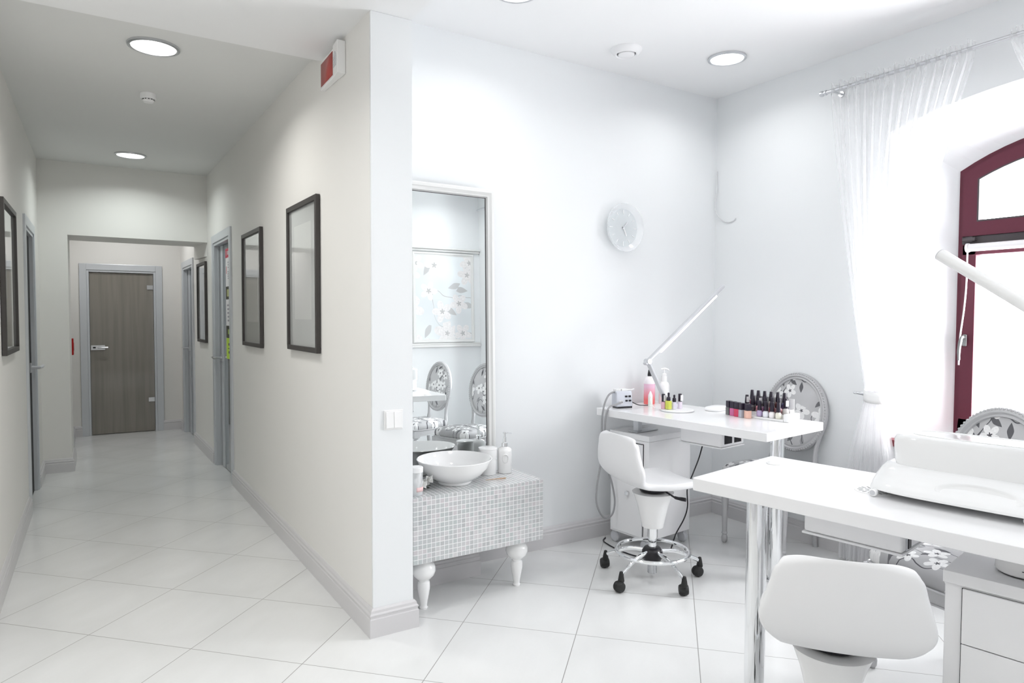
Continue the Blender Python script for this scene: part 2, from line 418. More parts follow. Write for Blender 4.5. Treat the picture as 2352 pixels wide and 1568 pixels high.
struct(MB().box(-.32, 10.6, 0, .94, 10.62, 2.4).box(-.32, 9.951, 0, -.30, 10.6, 2.4).box(.92, 9.951, 0, .94, 10.6, 2.4).box(-.32, 9.951, 2.4, .94, 10.62, 2.42).build('light_seal_glass_door', WALL_C), 'unseen box added behind the glass door to stop light leaks', 'wall')  # unseen box, closed so that no outside light leaks round the door

# window wall with the arched, splayed opening
OY0, OY1, OZ0, OZS, OZC = .57, 2.235, .74, 2.60, 2.72
FY0, FY1, FZ0, FZS, FZC = .80, 1.995, .80, 2.36, 2.52
XF = 4.33
def arch(y0, y1, z0, zs, zc, k=16):
    """outline going up the left jamb (y1), over the arch and down the right jamb (y0)"""
    c = (y0 + y1) / 2; h = (y1 - y0) / 2; rise = zc - zs; Rr = (h * h + rise * rise) / (2 * rise); out = [(y1, z0)]
    for i in range(k + 1):
        y = y1 + (y0 - y1) * i / k; out.append((y, zc - Rr + math.sqrt(max(0, Rr * Rr - (y - c) ** 2))))
    out.append((y0, z0)); return out
A1 = arch(OY0, OY1, OZ0, OZS, OZC); A2 = arch(FY0, FY1, FZ0, FZS, FZC)
m = MB()
ytop = [(p[0], p[1]) for p in A1]
def quad(m, a, b, c, d): m._add([a, b, c, d], [(0, 1, 2, 3)])
quad(m, (XW, YS, 0), (XW, YS, ZC), (XW, OY0, ZC), (XW, OY0, 0)); quad(m, (XW, OY1, 0), (XW, OY1, ZC), (XW, YB, ZC), (XW, YB, 0))
quad(m, (XW, OY0, 0), (XW, OY0, OZ0), (XW, OY1, OZ0), (XW, OY1, 0))
for a, b in zip(A1[1:-1], A1[2:-1]): quad(m, (XW, a[0], a[1]), (XW, a[0], ZC), (XW, b[0], ZC), (XW, b[0], b[1]))
for i in range(len(A1)):
    a, b = A1[i], A1[(i + 1) % len(A1)]; c, d = A2[(i + 1) % len(A2)], A2[i]
    quad(m, (XW, *a), (XW, *b), (XF, *c), (XF, *d))
# outer leaf of the wall around the frame
XO = XF + .09
for p, q in (((YS - .15, 0), (FY0, ZC)), ((FY1, 0), (YB + .2, ZC)), ((FY0, 0), (FY1, FZ0)), ((FY0, FZC), (FY1, ZC))):
    m.box(XO, p[0], p[1], XO + .1, q[0], q[1])
o = m.build('wall_window', WALL_S, flat=True); struct(o, 'pale salon wall with the deep arched window', 'wall')
m = MB(); m.box(XF + .02, YS, 0, XO + .02, FY0 - .0, ZC).box(XF + .02, FY1, 0, XO + .02, YB, ZC).box(XF + .02, FY0, 0, XO + .02, FY1, FZ0)
for a, b in zip(A2[1:-1], A2[2:-1]):
    m._add([(XF + .02, a[0], a[1]), (XF + .02, b[0], b[1]), (XF + .02, b[0], ZC), (XF + .02, a[0], ZC), (XO + .02, a[0], a[1]), (XO + .02, b[0], b[1]), (XO + .02, b[0], ZC), (XO + .02, a[0], ZC)],
           [(0, 1, 2, 3), (7, 6, 5, 4), (0, 4, 5, 1)])
struct(m.build('wall_window_core', WALL_S, flat=True), 'masonry round the window frame', 'wall')

# ---- window
win = thing('window_1', 'burgundy framed arched window with an upper vent light', 'window', (0, 0, 0)); win['kind'] = 'structure'
def arch_ring(m, x0, x1, outer, inner):
    k = len(outer)
    for i in range(k):
        j = (i + 1) % k
        for xa, flip in ((x0, 1), (x1, 0)): quad(m, *( (xa, *outer[i]), (xa, *outer[j]), (xa, *inner[j]), (xa, *inner[i]) ))
        quad(m, (x0, *outer[i]), (x0, *outer[j]), (x1, *outer[j]), (x1, *outer[i])); quad(m, (x0, *inner[i]), (x0, *inner[j]), (x1, *inner[j]), (x1, *inner[i]))
m = MB(); arch_ring(m, XF, XF + .075, A2, arch(FY0 + .028, FY1 - .028, FZ0 + .03, FZS - .012, FZC - .03)); m.build('window_frame', FRAME_W, win, flat=True)
m = MB(); m.box(XF - .004, FY0 + .02, 1.925, XF + .07, FY1 - .02, 1.975); m.build('transom', BAND, win, bevel=.003)
ZT = 1.975
m = MB(); arch_ring(m, XF - .014, XF + .05, arch(FY0 + .024, FY1 - .024, ZT, FZS - .016, FZC - .028), arch(FY0 + .105, FY1 - .105, ZT + .085, FZS - .062, FZC - .108)); sh = m.build('vent_sash', FRAME_W, win, flat=True)
m = MB(); arch_ring(m, XF - .0155, XF + .01, arch(FY0 + .1, FY1 - .1, ZT + .08, FZS - .06, FZC - .105), arch(FY0 + .109, FY1 - .109, ZT + .089, FZS - .065, FZC - .112)); m.build('gasket', BAND, sh, flat=True)
m = MB(); g = arch(FY0 + .105, FY1 - .105, ZT + .085, FZS - .062, FZC - .108)
m._add([(XF + .03, *p) for p in g], [tuple(range(len(g)))]); m.build('pane', PANE, sh, flat=True)
m = MB(); m.box(XF - .03, FY1 - .10, 1.945, XF - .004, FY1 - .032, 1.965).box(XF - .026, FY1 - .085, 1.94, XF - .01, FY1 - .05, 1.972); m.build('stay_hinge', BAND, win, bevel=.002)
m = MB(); y0, y1, z0, z1 = FY0 + .028, FY1 - .028, FZ0 + .03, 1.925
for a in ((y0, z0, y0 + .072, z1), (y1 - .072, z0, y1, z1), (y0, z0, y1, z0 + .08), (y0, z1 - .06, y1, z1)): m.box(XF - .014, a[0], a[1], XF + .05, a[2], a[3])
sh = m.build('lower_sash', FRAME_W, win, bevel=.003)
m = MB(); m._add([(XF + .03, y0 + .06, z0 + .06), (XF + .03, y1 - .06, z0 + .06), (XF + .03, y1 - .06, z1 - .04), (XF + .03, y0 + .06, z1 - .04)], [(0, 1, 2, 3)]); m.build('pane', PANE, sh, flat=True)
HM = mat('grey_handle_metal', (.22, .23, .23), .35, metal=.6)
m = MB(); m.box(XF - .028, 1.926, 1.335, XF - .014, 1.950, 1.405); hd = m.build('handle_plate', HM, sh, bevel=.006, seg=3)
m = MB(); m.tube([(XF - .02, 1.938, 1.385), (XF - .05, 1.938, 1.388), (XF - .062, 1.941, 1.365), (XF - .066, 1.946, 1.31), (XF - .060, 1.948, 1.255)], [.010, .010, .012, .011, .009], 10, smooth=5, sx=.8); m.build('window_handle', HM, sh)
SILLM = mat('burgundy_sill', (.22, .05, .06), .35)
m = MB(); m.prism([(XW - .035, OY1 + .012), (XW - .035, OY0 - .01), (XF, FY0 + .0), (XF, FY1 - .0)], .742, .782); struct(m.build('trim_1', SILLM, bevel=.004), 'burgundy window sill', 'sill')
m = MB(); rb = thing('roller_blind', 'white roller blind tube across the lower window sash', 'blind', (XF - .045, 1.37, 1.905))
m.lathe([(.022, -.56), (.022, .545)], axis='Y', seg=24); m.build('roller_tube', WHITE_M, rb)
m = MB(); m.lathe([(.012, .545), (.026, .547), (.026, .560), (.010, .562)], axis='Y', seg=20); m.build('end_cap', WHITE_M, rb)
m = MB(); m.tube([(0, .555, 0), (.01, .56, -.10), (-.01, .552, -.22), (.002, .566, -.36), (-.008, .578, -.52), (0, .585, -.68)], .0045, 6, smooth=6); m.build('pull_cord', WHITE_M, rb)

# ---- baseboards
PROF = [(0, 0), (.022, 0), (.022, .086), (.018, .090), (.018, .098), (.021, .102), (.021, .107), (.015, .113), (.013, .124), (.005, .132), (0, .132)]
def base(name, path, label, m_=BASE):
    struct(MB().sweep(path, PROF).build(name, m_, angle=25), label, 'baseboard')
base('baseboard_pillar', [(1.274, YB), (1.274, 2.965), (xr(2.965) - .0, 2.965), (xr(D2[0] - .08), D2[0] - .08)][::-1][::1] if False else [(xr(D2[0] - .08), D2[0] - .08), (xr(2.97), 2.965), (1.274, 2.965), (1.274, 3.36)][::-1], 'grey baseboard wrapping the pillar')
base('baseboard_right', [(xr(9.80), 9.80), (xr(D4[1] + .08), D4[1] + .08)][::-1], 'baseboard stub by the far door')
base('baseboard_right_far', [(xr(D2[1] + .08), D2[1] + .08), (xr(7.66), 7.66), (xr(D4[0] - .08), D4[0] - .08)], 'grey baseboard along the far right corridor wall')
base('baseboard_back', [(XW, YB), (1.85, YB)], 'grey baseboard along the salon wall')
base('baseboard_window', [(XW, YS), (XW, YB)], 'grey baseboard under the window')
base('baseboard_left', [(XL, D3[0] - .07), (XL, -1.7)], 'grey baseboard along the left corridor wall')
base('baseboard_left_far', [(-.28, 8.22), (-.235, 8.22), (-.235, 7.66), (XL, 7.66), (XL, D3[1] + .07)], 'grey baseboard round the stub wall')
base('baseboard_end', [(-.185, 9.80), (-.28, 9.80), (-.28, 8.22)], 'grey baseboard left of the glass door')
base('baseboard_end_right', [(xr(9.8), 9.80), (.71, 9.80)], 'grey baseboard right of the glass door')
base('baseboard_front', [(1.20, YS), (XW, YS)], 'baseboard behind the viewer')
for o in list(COL.objects):
    if o.name.startswith('baseboard'):
        # profile has to lie on the room side of every wall: checked by path direction
        pass
# low boxed-in pipe ledge behind the wash stand
LEDGE_Y = 3.38
struct(MB().box(1.274, LEDGE_Y, 0, 1.845, YB, .60).build('wall_ledge', WALL_S), 'low boxed ledge behind the wash stand', 'wall')
base('baseboard_ledge', [(1.845, YB), (1.845, LEDGE_Y), (1.274, LEDGE_Y)], 'grey baseboard round the low ledge')

# ------------------------------------------------------------------ ceiling fittings
def downlight(x, y, z, r, label, power, group=None, col=(1, 1, 1)):
    t = thing('ceiling_light', label, 'ceiling light', (x, y, z), group=group)
    MB().lathe([(r * .86, -.001), (r * .86, -.010), (r * .90, -.014), (r, -.010), (r * 1.01, -.001)], cap=False, seg=48).build('light_rim', STEEL, t)
    MB().lathe([(0, -.0065), (r * .86, -.0065), (r * .865, -.001)], cap=False, seg=48).build('diffuser', DIFFUSER, t)
    l = bpy.data.lights.new('downlight_glow', 'AREA'); l.shape = 'DISK'; l.size = r * 1.7; l.energy = power; l.color = col
    l.spread = math.radians(150)
    o = bpy.data.objects.new('downlight_glow', l); COL.objects.link(o); o.parent = t; o.location = (0, 0, -.012)
    return t
downlight(3.43, 2.96, ZC, .118, 'round ceiling light above the far manicure table near the room corner', LAMP_SALON)
downlight(1.83, 2.93, ZC, .118, 'round ceiling light cut by the top edge of the picture', LAMP_SALON)
downlight(.28, 4.14, ZK, .128, 'nearer round ceiling light of the corridor', LAMP_CORR, col=(1, .985, .95))
downlight(.275, 7.02, ZK, .128, 'farther round ceiling light of the corridor', LAMP_CORR * .82, col=(.93, 1, .98))
downlight(.30, 9.0, ZK, .128, 'ceiling light hidden behind the corridor header', LAMP_CORR * .8)
for x, y in ((3.43, .30), (2.20, .30)):  # unseen fill lamps added to brighten the mirrored front wall
    downlight(x, y, ZC, .118, 'unseen fill light added on the salon ceiling', LAMP_SALON * 1.2, 'unseen fill lights added on the salon ceiling')
for x, y in ((.10, 2.45), (.35, -.2)):  # added out of view to brighten the passage and the corridor wall
    downlight(x, y, ZS, .118, 'unseen fill light added on the passage ceiling', FILL_LOBBY, 'unseen fill lights added on the passage ceiling')
t = thing('smoke_detector', 'small white smoke detector on the corridor ceiling between two lights', 'smoke detector', (.305, 5.04, ZK))
MB().lathe([(.048, 0), (.048, -.028), (.044, -.034), (.030, -.036)], seg=32).build('detector_base', WHITE_M, t, bevel=.001)
MB().lathe([(.032, -.035), (.036, -.044), (.028, -.056), (0, -.060)], seg=32).build('sensor_cap', WHITE_M, t)
m = MB()
for k in range(12):
    a = k * PI / 6; m.box(-.003, .034, -.042, .003, .0375, -.037); m.xform(Matrix.Rotation(a, 4, 'Z'), len(m.v) - 8)
m.build('sensor_slot', BLACK, t)
t = thing('air_vent', 'round white air valve on the salon ceiling left of a light', 'vent', (2.80, 3.20, ZC))
MB().lathe([(.098, 0), (.096, -.006), (.078, -.028), (.066, -.034), (.058, -.028), (.060, -.006)], cap=False, seg=40).build('vent_ring', WHITE_M, t)
MB().lathe([(.050, -.020), (.050, -.034), (.040, -.040), (0, -.042)], seg=40).build('vent_disc', WHITE_M, t)
MB().lathe([(.0, -.004), (.06, -.004)], cap=False, seg=32).build('vent_throat', DARKGAP, t)
# tiny second smoke sensor is absent; emergency exit sign on the corridor wall
t = thing('exit_sign', 'emergency light box with a red panel high on the pillar wall', 'sign', (xr(3.445), 3.445, 2.775), math.radians(90 - 1.1 + 180) )
# local: x runs towards the viewer (-Y world), y points out of the wall into the corridor
t.rotation_euler = (0, 0, math.radians(-90 + 1.07))
def wedge(m, x0, x1, z0, z1, d0, d1): # d0 thickness at x0, d1 at x1
    m._add([(x0, 0, z0), (x1, 0, z0), (x1, -d1, z0), (x0, -d0, z0), (x0, 0, z1), (x1, 0, z1), (x1, -d1, z1), (x0, -d0, z1)],
           [(0, 1, 2, 3), (7, 6, 5, 4), (0, 4, 5, 1), (1, 5, 6, 2), (2, 6, 7, 3), (3, 7, 4, 0)])
m = MB(); wedge(m, -.185, .05, -.072, .074, .026, .034); wedge(m, .05, .145, -.075, .086, .036, .044); m.build('sign_housing', PLASTIC, t, bevel=.004)
m = MB(); m._add([(-.170, -.0278, -.058), (.045, -.0352, -.058), (.045, -.0352, .060), (-.170, -.0278, .060)], [(0, 1, 2, 3)]); m.build('red_panel', RED, t, solid=.002)
m = MB()
for a in range(9):
    for b in range(9 - abs(a - 4) // 2): m.lathe([(0, 0), (.0022, 0)], (.068 + a * .0070, -.0382 - .0006 * a, -.030 + b * .0085), 6, 'Y', cap=False)
m.xform(Matrix.Translation((0, .0, 0))); m.build('speaker_grille', LIGHTGREY, t, solid=.003)

# ------------------------------------------------------------------ framed pictures on the corridor walls
ART = mat('pale_grey_print', (.50, .515, .51), .06, coat=1.0)
MATB = mat('white_mount', (.58, .59, .58), .08, coat=1.0)
SHD = mat('soft_grey_figure', (.40, .41, .41), .1, coat=1.0)
def picture(yc, zc, wd, ht, side, label, gx, fig=True):
    """side -1: hangs on the right wall facing -X; +1: on the left wall facing +X"""
    x = gx; t = thing('framed_picture', label, 'picture', (x, yc, zc), 0)
    t.rotation_euler = (0, 0, math.radians(-90 + 1.07 + (.4 if yc > 7.6 else 0)) if side < 0 else math.radians(90))
    h, v, b = wd / 2, ht / 2, .030
    m = MB()
    for a in ((-h, -v, h, -v + b), (-h, v - b, h, v), (-h, -v + b, -h + b, v - b), (h - b, -v + b, h, v - b)): m.box(a[0], -.026, a[1], a[2], -.002, a[3])
    m.build('picture_frame', DARKFRAME, t, bevel=.002)
    MB().box(-h + b, -.012, -v + b, h - b, -.003, v - b).build('print', ART, t)
    if fig: MB().box(-h + b + .11, -.0125, -v + b + .16, h - b - .11, -.012, v - b - .10).build('sheet', MATB, t)
    if yc > 6 or side > 0: MB().box(-h + b + .17, -.0131, -.12, -h + b + .30, -.0126, .14).build('pale_motif', SHD, t)
    return t
picture(4.055, 1.732, .635, .885, -1, 'dark framed picture nearest to the pillar on the right corridor wall', xr(4.055))
picture(5.45, 1.705, .660, .885, -1, 'dark framed picture second from the pillar, beside the near right door', xr(5.45))
picture(7.97, 1.64, .56, .86, -1, 'smallest-looking dark framed picture past the header on the right wall', xr(7.97))
picture(5.06, 1.715, .70, .895, 1, 'dark framed picture on the left corridor wall', XL)

# ------------------------------------------------------------------ doors
GREY_GLASS = mat('grey_tinted_door_glass', (.17, .20, .22), .08, coat=.6)
def smoked():
    m = mat('brown_tinted_door_glass', (.235, .215, .185), .07, coat=.5); n = N(m)
    x, y, z = n.sep(n.coord())
    s = n.noise(n.comb(n.math('MULTIPLY', x, 22.0), 0.0, n.math('MULTIPLY', z, .9)), 1.0, 3)
    n.base(n.mix(n.ramp(s, .4, .7), (.25, .23, .20, 1), (.205, .192, .165, 1))); return m
BROWN = smoked()
def door_frame(t, wd, ht, cas=.075, rec=.10):
    """local: opening spans x 0..wd, wall face at y=0, room side is -y; wall thickness goes +y"""
    m = MB()
    for a in ((-cas, 0, 0, ht + cas), (wd, 0, wd + cas, ht + cas)): m.box(a[0], -.016, a[1], a[2], .004, a[3])
    m.box(0, -.016, ht, wd, .004, ht + cas)
    m.build('door_casing', ALU, t, bevel=.003)
    m = MB(); m.box(0, -.006, 0, .025, rec, ht).box(wd - .025, -.006, 0, wd, rec, ht).box(.025, -.006, ht - .025, wd - .025, rec, ht)
    m.box(.025, .03, 0, .034, rec, ht - .025).box(wd - .034, .03, 0, wd - .025, rec, ht - .025)
    m.build('door_jamb', ALU, t, bevel=.002)
def lever(par, x, z, y, s=1, plate=True):
    m = MB(); 
    if plate: m.box(x - .03 * 1, y - .006, z - .032, x + .135 * s, y, z + .032)
    pl = m.build('lock_plate', STEEL, par, bevel=.002)
    m = MB(); m.lathe([(.011, 0), (.011, -.05)], (x + .02 * s, y - .005, z), 14, 'Y'); m.tube([(x + .02 * s, y - .05, z), (x + .05 * s, y - .055, z), (x + .16 * s, y - .052, z)], .0095, 10)
    m.build('door_handle', STEEL, pl)
# door 1: end of the corridor
t = thing('door_1', 'brown tinted glass door at the end of the corridor', 'door', (-.115, 9.80, 0)); t['kind'] = 'structure'
door_frame(t, .755, 2.06)
lf = MB().box(.028, .020, .006, .727, .030, 2.03).build('glass_leaf', BROWN, t, bevel=.001)
m = MB(); m.box(.034, .008, 1.065, .185, .020, 1.125); pl = m.build('lock_plate', STEEL, lf, bevel=.002)
m = MB(); m.lathe([(.012, .010), (.012, -.035)], (.105, 0, 1.097), 14, 'Y'); m.tube([(.105, -.033, 1.097), (.135, -.038, 1.097), (.215, -.036, 1.094)], .010, 10); m.build('door_handle', STEEL, pl)
MB().box(.055, .004, 1.087, .085, .0085, 1.105).build('lock_cylinder', BLACK, pl, bevel=.002)
for z in (.385, 1.83): MB().box(.655, .008, z, .728, .020, z + .055).build('hinge', STEEL, lf, bevel=.003)
# doors in the right wall: local x runs along -Y world (towards the viewer)
ra = math.radians(-90 + 1.07)
def right_door(num, D, label):
    t = thing(num, label, 'door', (xr(D[1]), D[1], 0)); t['kind'] = 'structure'
    t.rotation_euler = (0, 0, ra if D[0] < 8 else math.radians(-90 + 1.47))
    wd = D[1] - D[0]; door_frame(t, wd, D[2], rec=.12)
    MB().box(.034, .055, 0, .075, .12, D[2] - .025).build('shade_strip', BLACK, t)  # black strip painted as the dark gap beside the leaf
    lf = MB().box(.08, .05, .006, wd - .03, .075, D[2] - .03).build('glass_leaf', GREY_GLASS, t, bevel=.001)
    m = MB(); m.box(.08, .044, .004, .20, .052, D[2] - .028); m.build('leaf_stile', ALU, lf)
    m = MB(); m.box(.085, .034, 1.05, .16, .046, 1.12); pl = m.build('lock_plate', STEEL, lf, bevel=.002)
    m = MB(); m.lathe([(.012, .0), (.012, -.075)], (.12, .040, 1.085), 14, 'Y'); m.tube([(.12, -.033, 1.085), (.15, -.040, 1.085), (.25, -.038, 1.084)], .010, 10)
    m.tube([(.12, -.030, 1.085), (.08, -.035, 1.085), (.01, -.03, 1.085)], .009, 10); m.build('door_handle', STEEL, pl)
    return t, lf
d2, lf2 = right_door('door_2', D2, 'glass door with notices stuck on it in the right corridor wall')
d4, _ = right_door('door_4', D4, 'far door in the right corridor wall next to the glass end door')
# left doorway, the dark inside painted on a near-black panel
t = thing('door_3', 'grey framed doorway in the left corridor wall opening on a dark room', 'door', (XL, D3[0], 0)); t['kind'] = 'structure'
t.rotation_euler = (0, 0, math.radians(90)); wd = D3[1] - D3[0]
door_frame(t, wd, D3[2], rec=.09)
lf = MB().box(.026, .022, 0, wd - .026, .050, D3[2] - .026).build('shade_panel', DARKGAP, t)  # near-black panel standing in for the unlit space beyond
m = MB(); m.box(wd - .19, .012, 1.02, wd - .11, .024, 1.10); pl = m.build('lock_plate', STEEL, lf, bevel=.002)
m = MB(); m.lathe([(.016, .015), (.013, -.045)], (wd - .14, 0, 1.06), 14, 'Y'); m.tube([(wd - .14, -.04, 1.06), (wd - .10, -.055, 1.062), (wd - .02, -.06, 1.068)], .012, 10); m.build('door_handle', LIGHTGREY, pl)
if True:
    struct(MB().box(XL - 1.02, 5.9, 0, XL - 1.0, 7.6, 2.4).box(XL - 1.0, 5.9, 0, XL - .15, 5.92, 2.4).box(XL - 1.0, 7.58, 0, XL - .15, 7.6, 2.4).box(XL - 1.02, 5.9, 2.4, XL - .14, 7.6, 2.42).build('light_seal_door_left', DARKGAP), 'unseen near-black box added behind the left doorway to keep it dark', 'wall')  # unseen near-black shell that shuts daylight out of the doorway
struct(MB().box(1.17, D2[0] - .05, 0, 1.19, D2[1] + .05, 2.3).box(1.13, D4[0] - .05, 0, 1.15, D4[1] + .05, 2.3).build('wall_behind_doors_right', WALL_C), 'wall behind the right doors', 'wall')
# notices on door 2
PAPER = mat('white_paper', (.78, .77, .78), .5); PINK = mat('crimson_print', (.55, .03, .07), .5); INK = mat('black_print', (.03, .03, .03), .5)
YEL = mat('yellow_green_paper', (.55, .78, .07), .5); DKG = mat('dark_olive_print', (.05, .05, .03), .5); GREYINK = mat('grey_print', (.35, .33, .37), .6)
def notice(name, z0, z1, label, bits, basem):
    ang = ra; c, s = math.cos(ang), math.sin(ang)
    t = thing(name, label, 'notice', (xr(D2[1]) + c * .36 - s * .046, D2[1] + s * .36 + c * .046, z0), 0); t.rotation_euler = (0, 0, ang)
    MB().box(0, -.003, 0, .36, -.0005, z1 - z0).build('sheet', basem, t)
    for nm, x0, y0, x1, y1, mm in bits: MB().box(x0, -.0045, y0, x1, -.003, y1).build(nm, mm, t)
def lines(y0, rows, x0, x1, h, gap, mm, nm='text_line'):
    out = []
    for i in range(rows):
        out.append((nm, x0 + random.uniform(0, .03), y0 - i * gap - h, x1 - random.uniform(0, .06), y0 - i * gap, mm))
    return out
notice('warning_notice', 1.775, 2.130, 'white notice with a crimson heading, top sheet on the glass door',
       [('heading', 0, .27, .36, .355, PINK), ('heading_text', .09, .295, .33, .33, PAPER), ('heading_mark', .03, .29, .055, .335, PAPER)] + lines(.23, 3, .10, .26, .012, .024, GREYINK) + lines(.14, 4, .10, .22, .010, .02, GREYINK) + [('side_mark', .03, .12, .045, .19, PINK)], PAPER)
notice('picture_notice', 1.655, 1.772, 'small dark olive sticker under the crimson-headed notice', [('emblem', .06, .025, .30, .092, mat('olive_emblem', (.45, .47, .2), .5))], DKG)
notice('text_notice', 1.405, 1.652, 'white notice with lines of dark text between two dark stickers', lines(.20, 5, .05, .32, .016, .036, GREYINK), PAPER)
t_ = notice('round_logo_notice', 1.29, 1.402, 'dark sticker with a round green logo above the yellow sheet', [('logo_bar', .09, .035, .27, .080, mat('green_logo', (.35, .5, .12), .5))], DKG)
notice('yellow_notice', 1.09, 1.287, 'yellow-green sheet, lowest of the notices on the glass door', [('rule', .08, .097, .36, .103, INK)] + lines(.15, 1, .10, .34, .022, .03, DKG) + lines(.075, 1, .10, .34, .022, .03, DKG), YEL)
# red alarm call point
t = thing('fire_alarm_box', 'small red call point beside the stub wall', 'alarm', (-.28, 9.25, 1.14))
MB().box(0, -.055, -.10, .035, .055, .09).build('alarm_body', REDBOX, t, bevel=.005)
MB().box(.035, -.03, -.05, .038, .03, .04).build('alarm_window', mat('alarm_pane', (.5, .05, .05), .2), t)
# light switch
t = thing('light_switch', 'double white rocker light switch on the pillar face', 'switch', (1.176, 2.965, 1.013))
MB().box(-.047, -.006, -.047, .047, 0, .047).build('switch_plate', PLASTIC, t, bevel=.003)
for x in (-.0195, .0195):
    MB()._add([(x - .0188, -.006, -.038), (x + .0188, -.006, -.038), (x + .0188, -.006, .038), (x - .0188, -.006, .038), (x - .0188, -.014, -.038), (x + .0188, -.014, -.038), (x + .0188, -.010, .038), (x - .0188, -.010, .038)],
              [(0, 1, 2, 3), (7, 6, 5, 4), (0, 4, 5, 1), (1, 5, 6, 2), (2, 6, 7, 3), (3, 7, 4, 0)]).build('rocker', PLASTIC, t, bevel=.001)

# ------------------------------------------------------------------ mirror and wash stand
t = thing('wall_mirror', 'tall mirror in a pearly frame leaning behind the wash basin', 'mirror', (1.665, 3.462, .602)); t.rotation_euler = (math.radians(-1.05), 0, 0)
MW, MH, FW = .70, 1.65, .052
m = MB(); pr = [(0, 0), (0, .022), (.010, .034), (.024, .036), (.036, .028), (.046, .026), (FW, .014), (FW, 0)]
def frame_ring(m, W, H, prof):
    """prof: (inset from the outer edge, height towards -y); outer rectangle centred in x, from z=0 up"""
    k = len(prof)
    cs = [(-1, 0), (1, 0), (1, 1), (-1, 1)]; vs = []
    for sx, sz in cs:
        for i, h in prof: vs.append((sx * (W / 2 - i), -h, (i if sz == 0 else H - i)))
    fs = [(c * k + j, ((c + 1) % 4) * k + j, ((c + 1) % 4) * k + (j + 1) % k, c * k + (j + 1) % k) for c in range(4) for j in range(k)]
    m._add(vs, fs)
frame_ring(m, MW, MH, pr); m.build('mirror_frame', PAINTW, t, angle=30)
m = MB(); frame_ring(m, MW - 2 * FW + .004, MH - 2 * FW + .004, [(0, 0), (0, .012), (.004, .012), (.004, 0)]); o = m.build('inner_bead', BAND, t); o.location = (0, 0, FW - .002)
MB().box(-MW / 2 + FW, -.008, FW, MW / 2 - FW, -.002, MH - FW).build('mirror_glass', MIRROR, t, flat=True)

VX0, VX1, VY0, VY1, VZ0, VZ1 = 1.312, 2.090, 3.046, 3.376, .262, .597
t = thing('wash_stand', 'mosaic tiled wash stand on white turned legs', 'wash stand', (VX0, VY0, 0))
o = MB().box(0, 0, 0, VX1 - VX0, VY1 - VY0, VZ1 - VZ0).build('mosaic_body', MOSAIC, t, bevel=.0015, loc=(0, 0, VZ0))
LEG = [(.052, .262), (.050, .256), (.034, .250), (.036, .246), (.050, .236), (.060, .218), (.062, .198), (.056, .178), (.040, .160), (.028, .150), (.026, .144), (.031, .140), (.033, .130), (.033, .105), (.028, .075), (.022, .045), (.018, .022), (.018, .014), (.022, .008), (.020, 0)]
for x, y in ((.088, .075), (.655, .080)):
    MB().lathe([(r, z) for r, z in LEG[::-1]], (x, y, 0), 28).build('leg', CERAMIC, t)
ZV = VZ1 + .001
t = thing('vessel_sink', 'white ceramic bowl sink on the mosaic wash stand', 'sink', (1.635, 3.235, ZV))
S = [(.088, 0), (.092, .006), (.090, .014), (.110, .022), (.150, .050), (.182, .085), (.203, .128), (.205, .132), (.202, .134), (.196, .131), (.172, .090), (.138, .056), (.095, .034), (.040, .026), (.018, .025), (0, .025)]
MB().lathe([(r, z) for r, z in S], seg=64, cap=False).build('bowl', CERAMIC, t, angle=50)
MB().lathe([(.020, .0255), (.020, .029), (0, .030)], seg=24, cap=False).build('drain', CHROME, t)
t = thing('soap_dispenser', 'white ceramic soap dispenser with chrome pump on the wash stand', 'soap dispenser', (1.992, 3.300, ZV), math.radians(-25))
MB().lathe([(.040, 0), (.042, .004), (.042, .125), (.040, .135), (.032, .144), (.018, .149), (.016, .152)], seg=40).build('dispenser_body', CERAMIC, t, angle=50)
MB().lathe([(.017, .150), (.017, .172), (.010, .176), (.009, .205)], seg=24).build('pump_collar', CHROME, t)
m = MB(); m.lathe([(.006, .200), (.006, .224), (.010, .226), (.010, .234), (0, .235)], seg=16); m.tube([(0, 0, .230), (.022, 0, .231), (.040, 0, .226)], [.006, .005, .003], 8); m.build('pump_head', CHROME, t)
m = MB()
def oval(u, v):
    a = 2 * PI * u; R_ = .0425 + .004 * v; ph = .42 * math.cos(a) * (1 - .16 * v); return (R_ * math.sin(ph), -R_ * math.cos(ph), .088 + .026 * (1 - .16 * v) * math.sin(a))
m.grid(oval, 28, 2, True); m.build('oval_plaque', CERAMIC, t, solid=.002)
def jar(name, x, y, r, h, label, crown=False):
    t = thing(name, label, 'jar', (x, y, ZV))
    MB().lathe([(r * .92, 0), (r * .95, .004), (r * .96, h * .55), (r * .93, h * .60), (r * .98, h * .66), (r, h * .95), (r * .98, h)], seg=36).build('jar_body', CERAMIC, t, angle=50)
    m = MB(); m.lathe([(r * 1.0, h), (r * 1.06, h + .003), (r * 1.04, h + .010), (r * .6, h + .016), (0, h + .017)], seg=36)
    m.build('lid', CERAMIC, t); return t
jar('ceramic_jar', 1.890, 3.318, .052, .142, 'white lidded ceramic jar between the bowl sink and the soap dispenser')
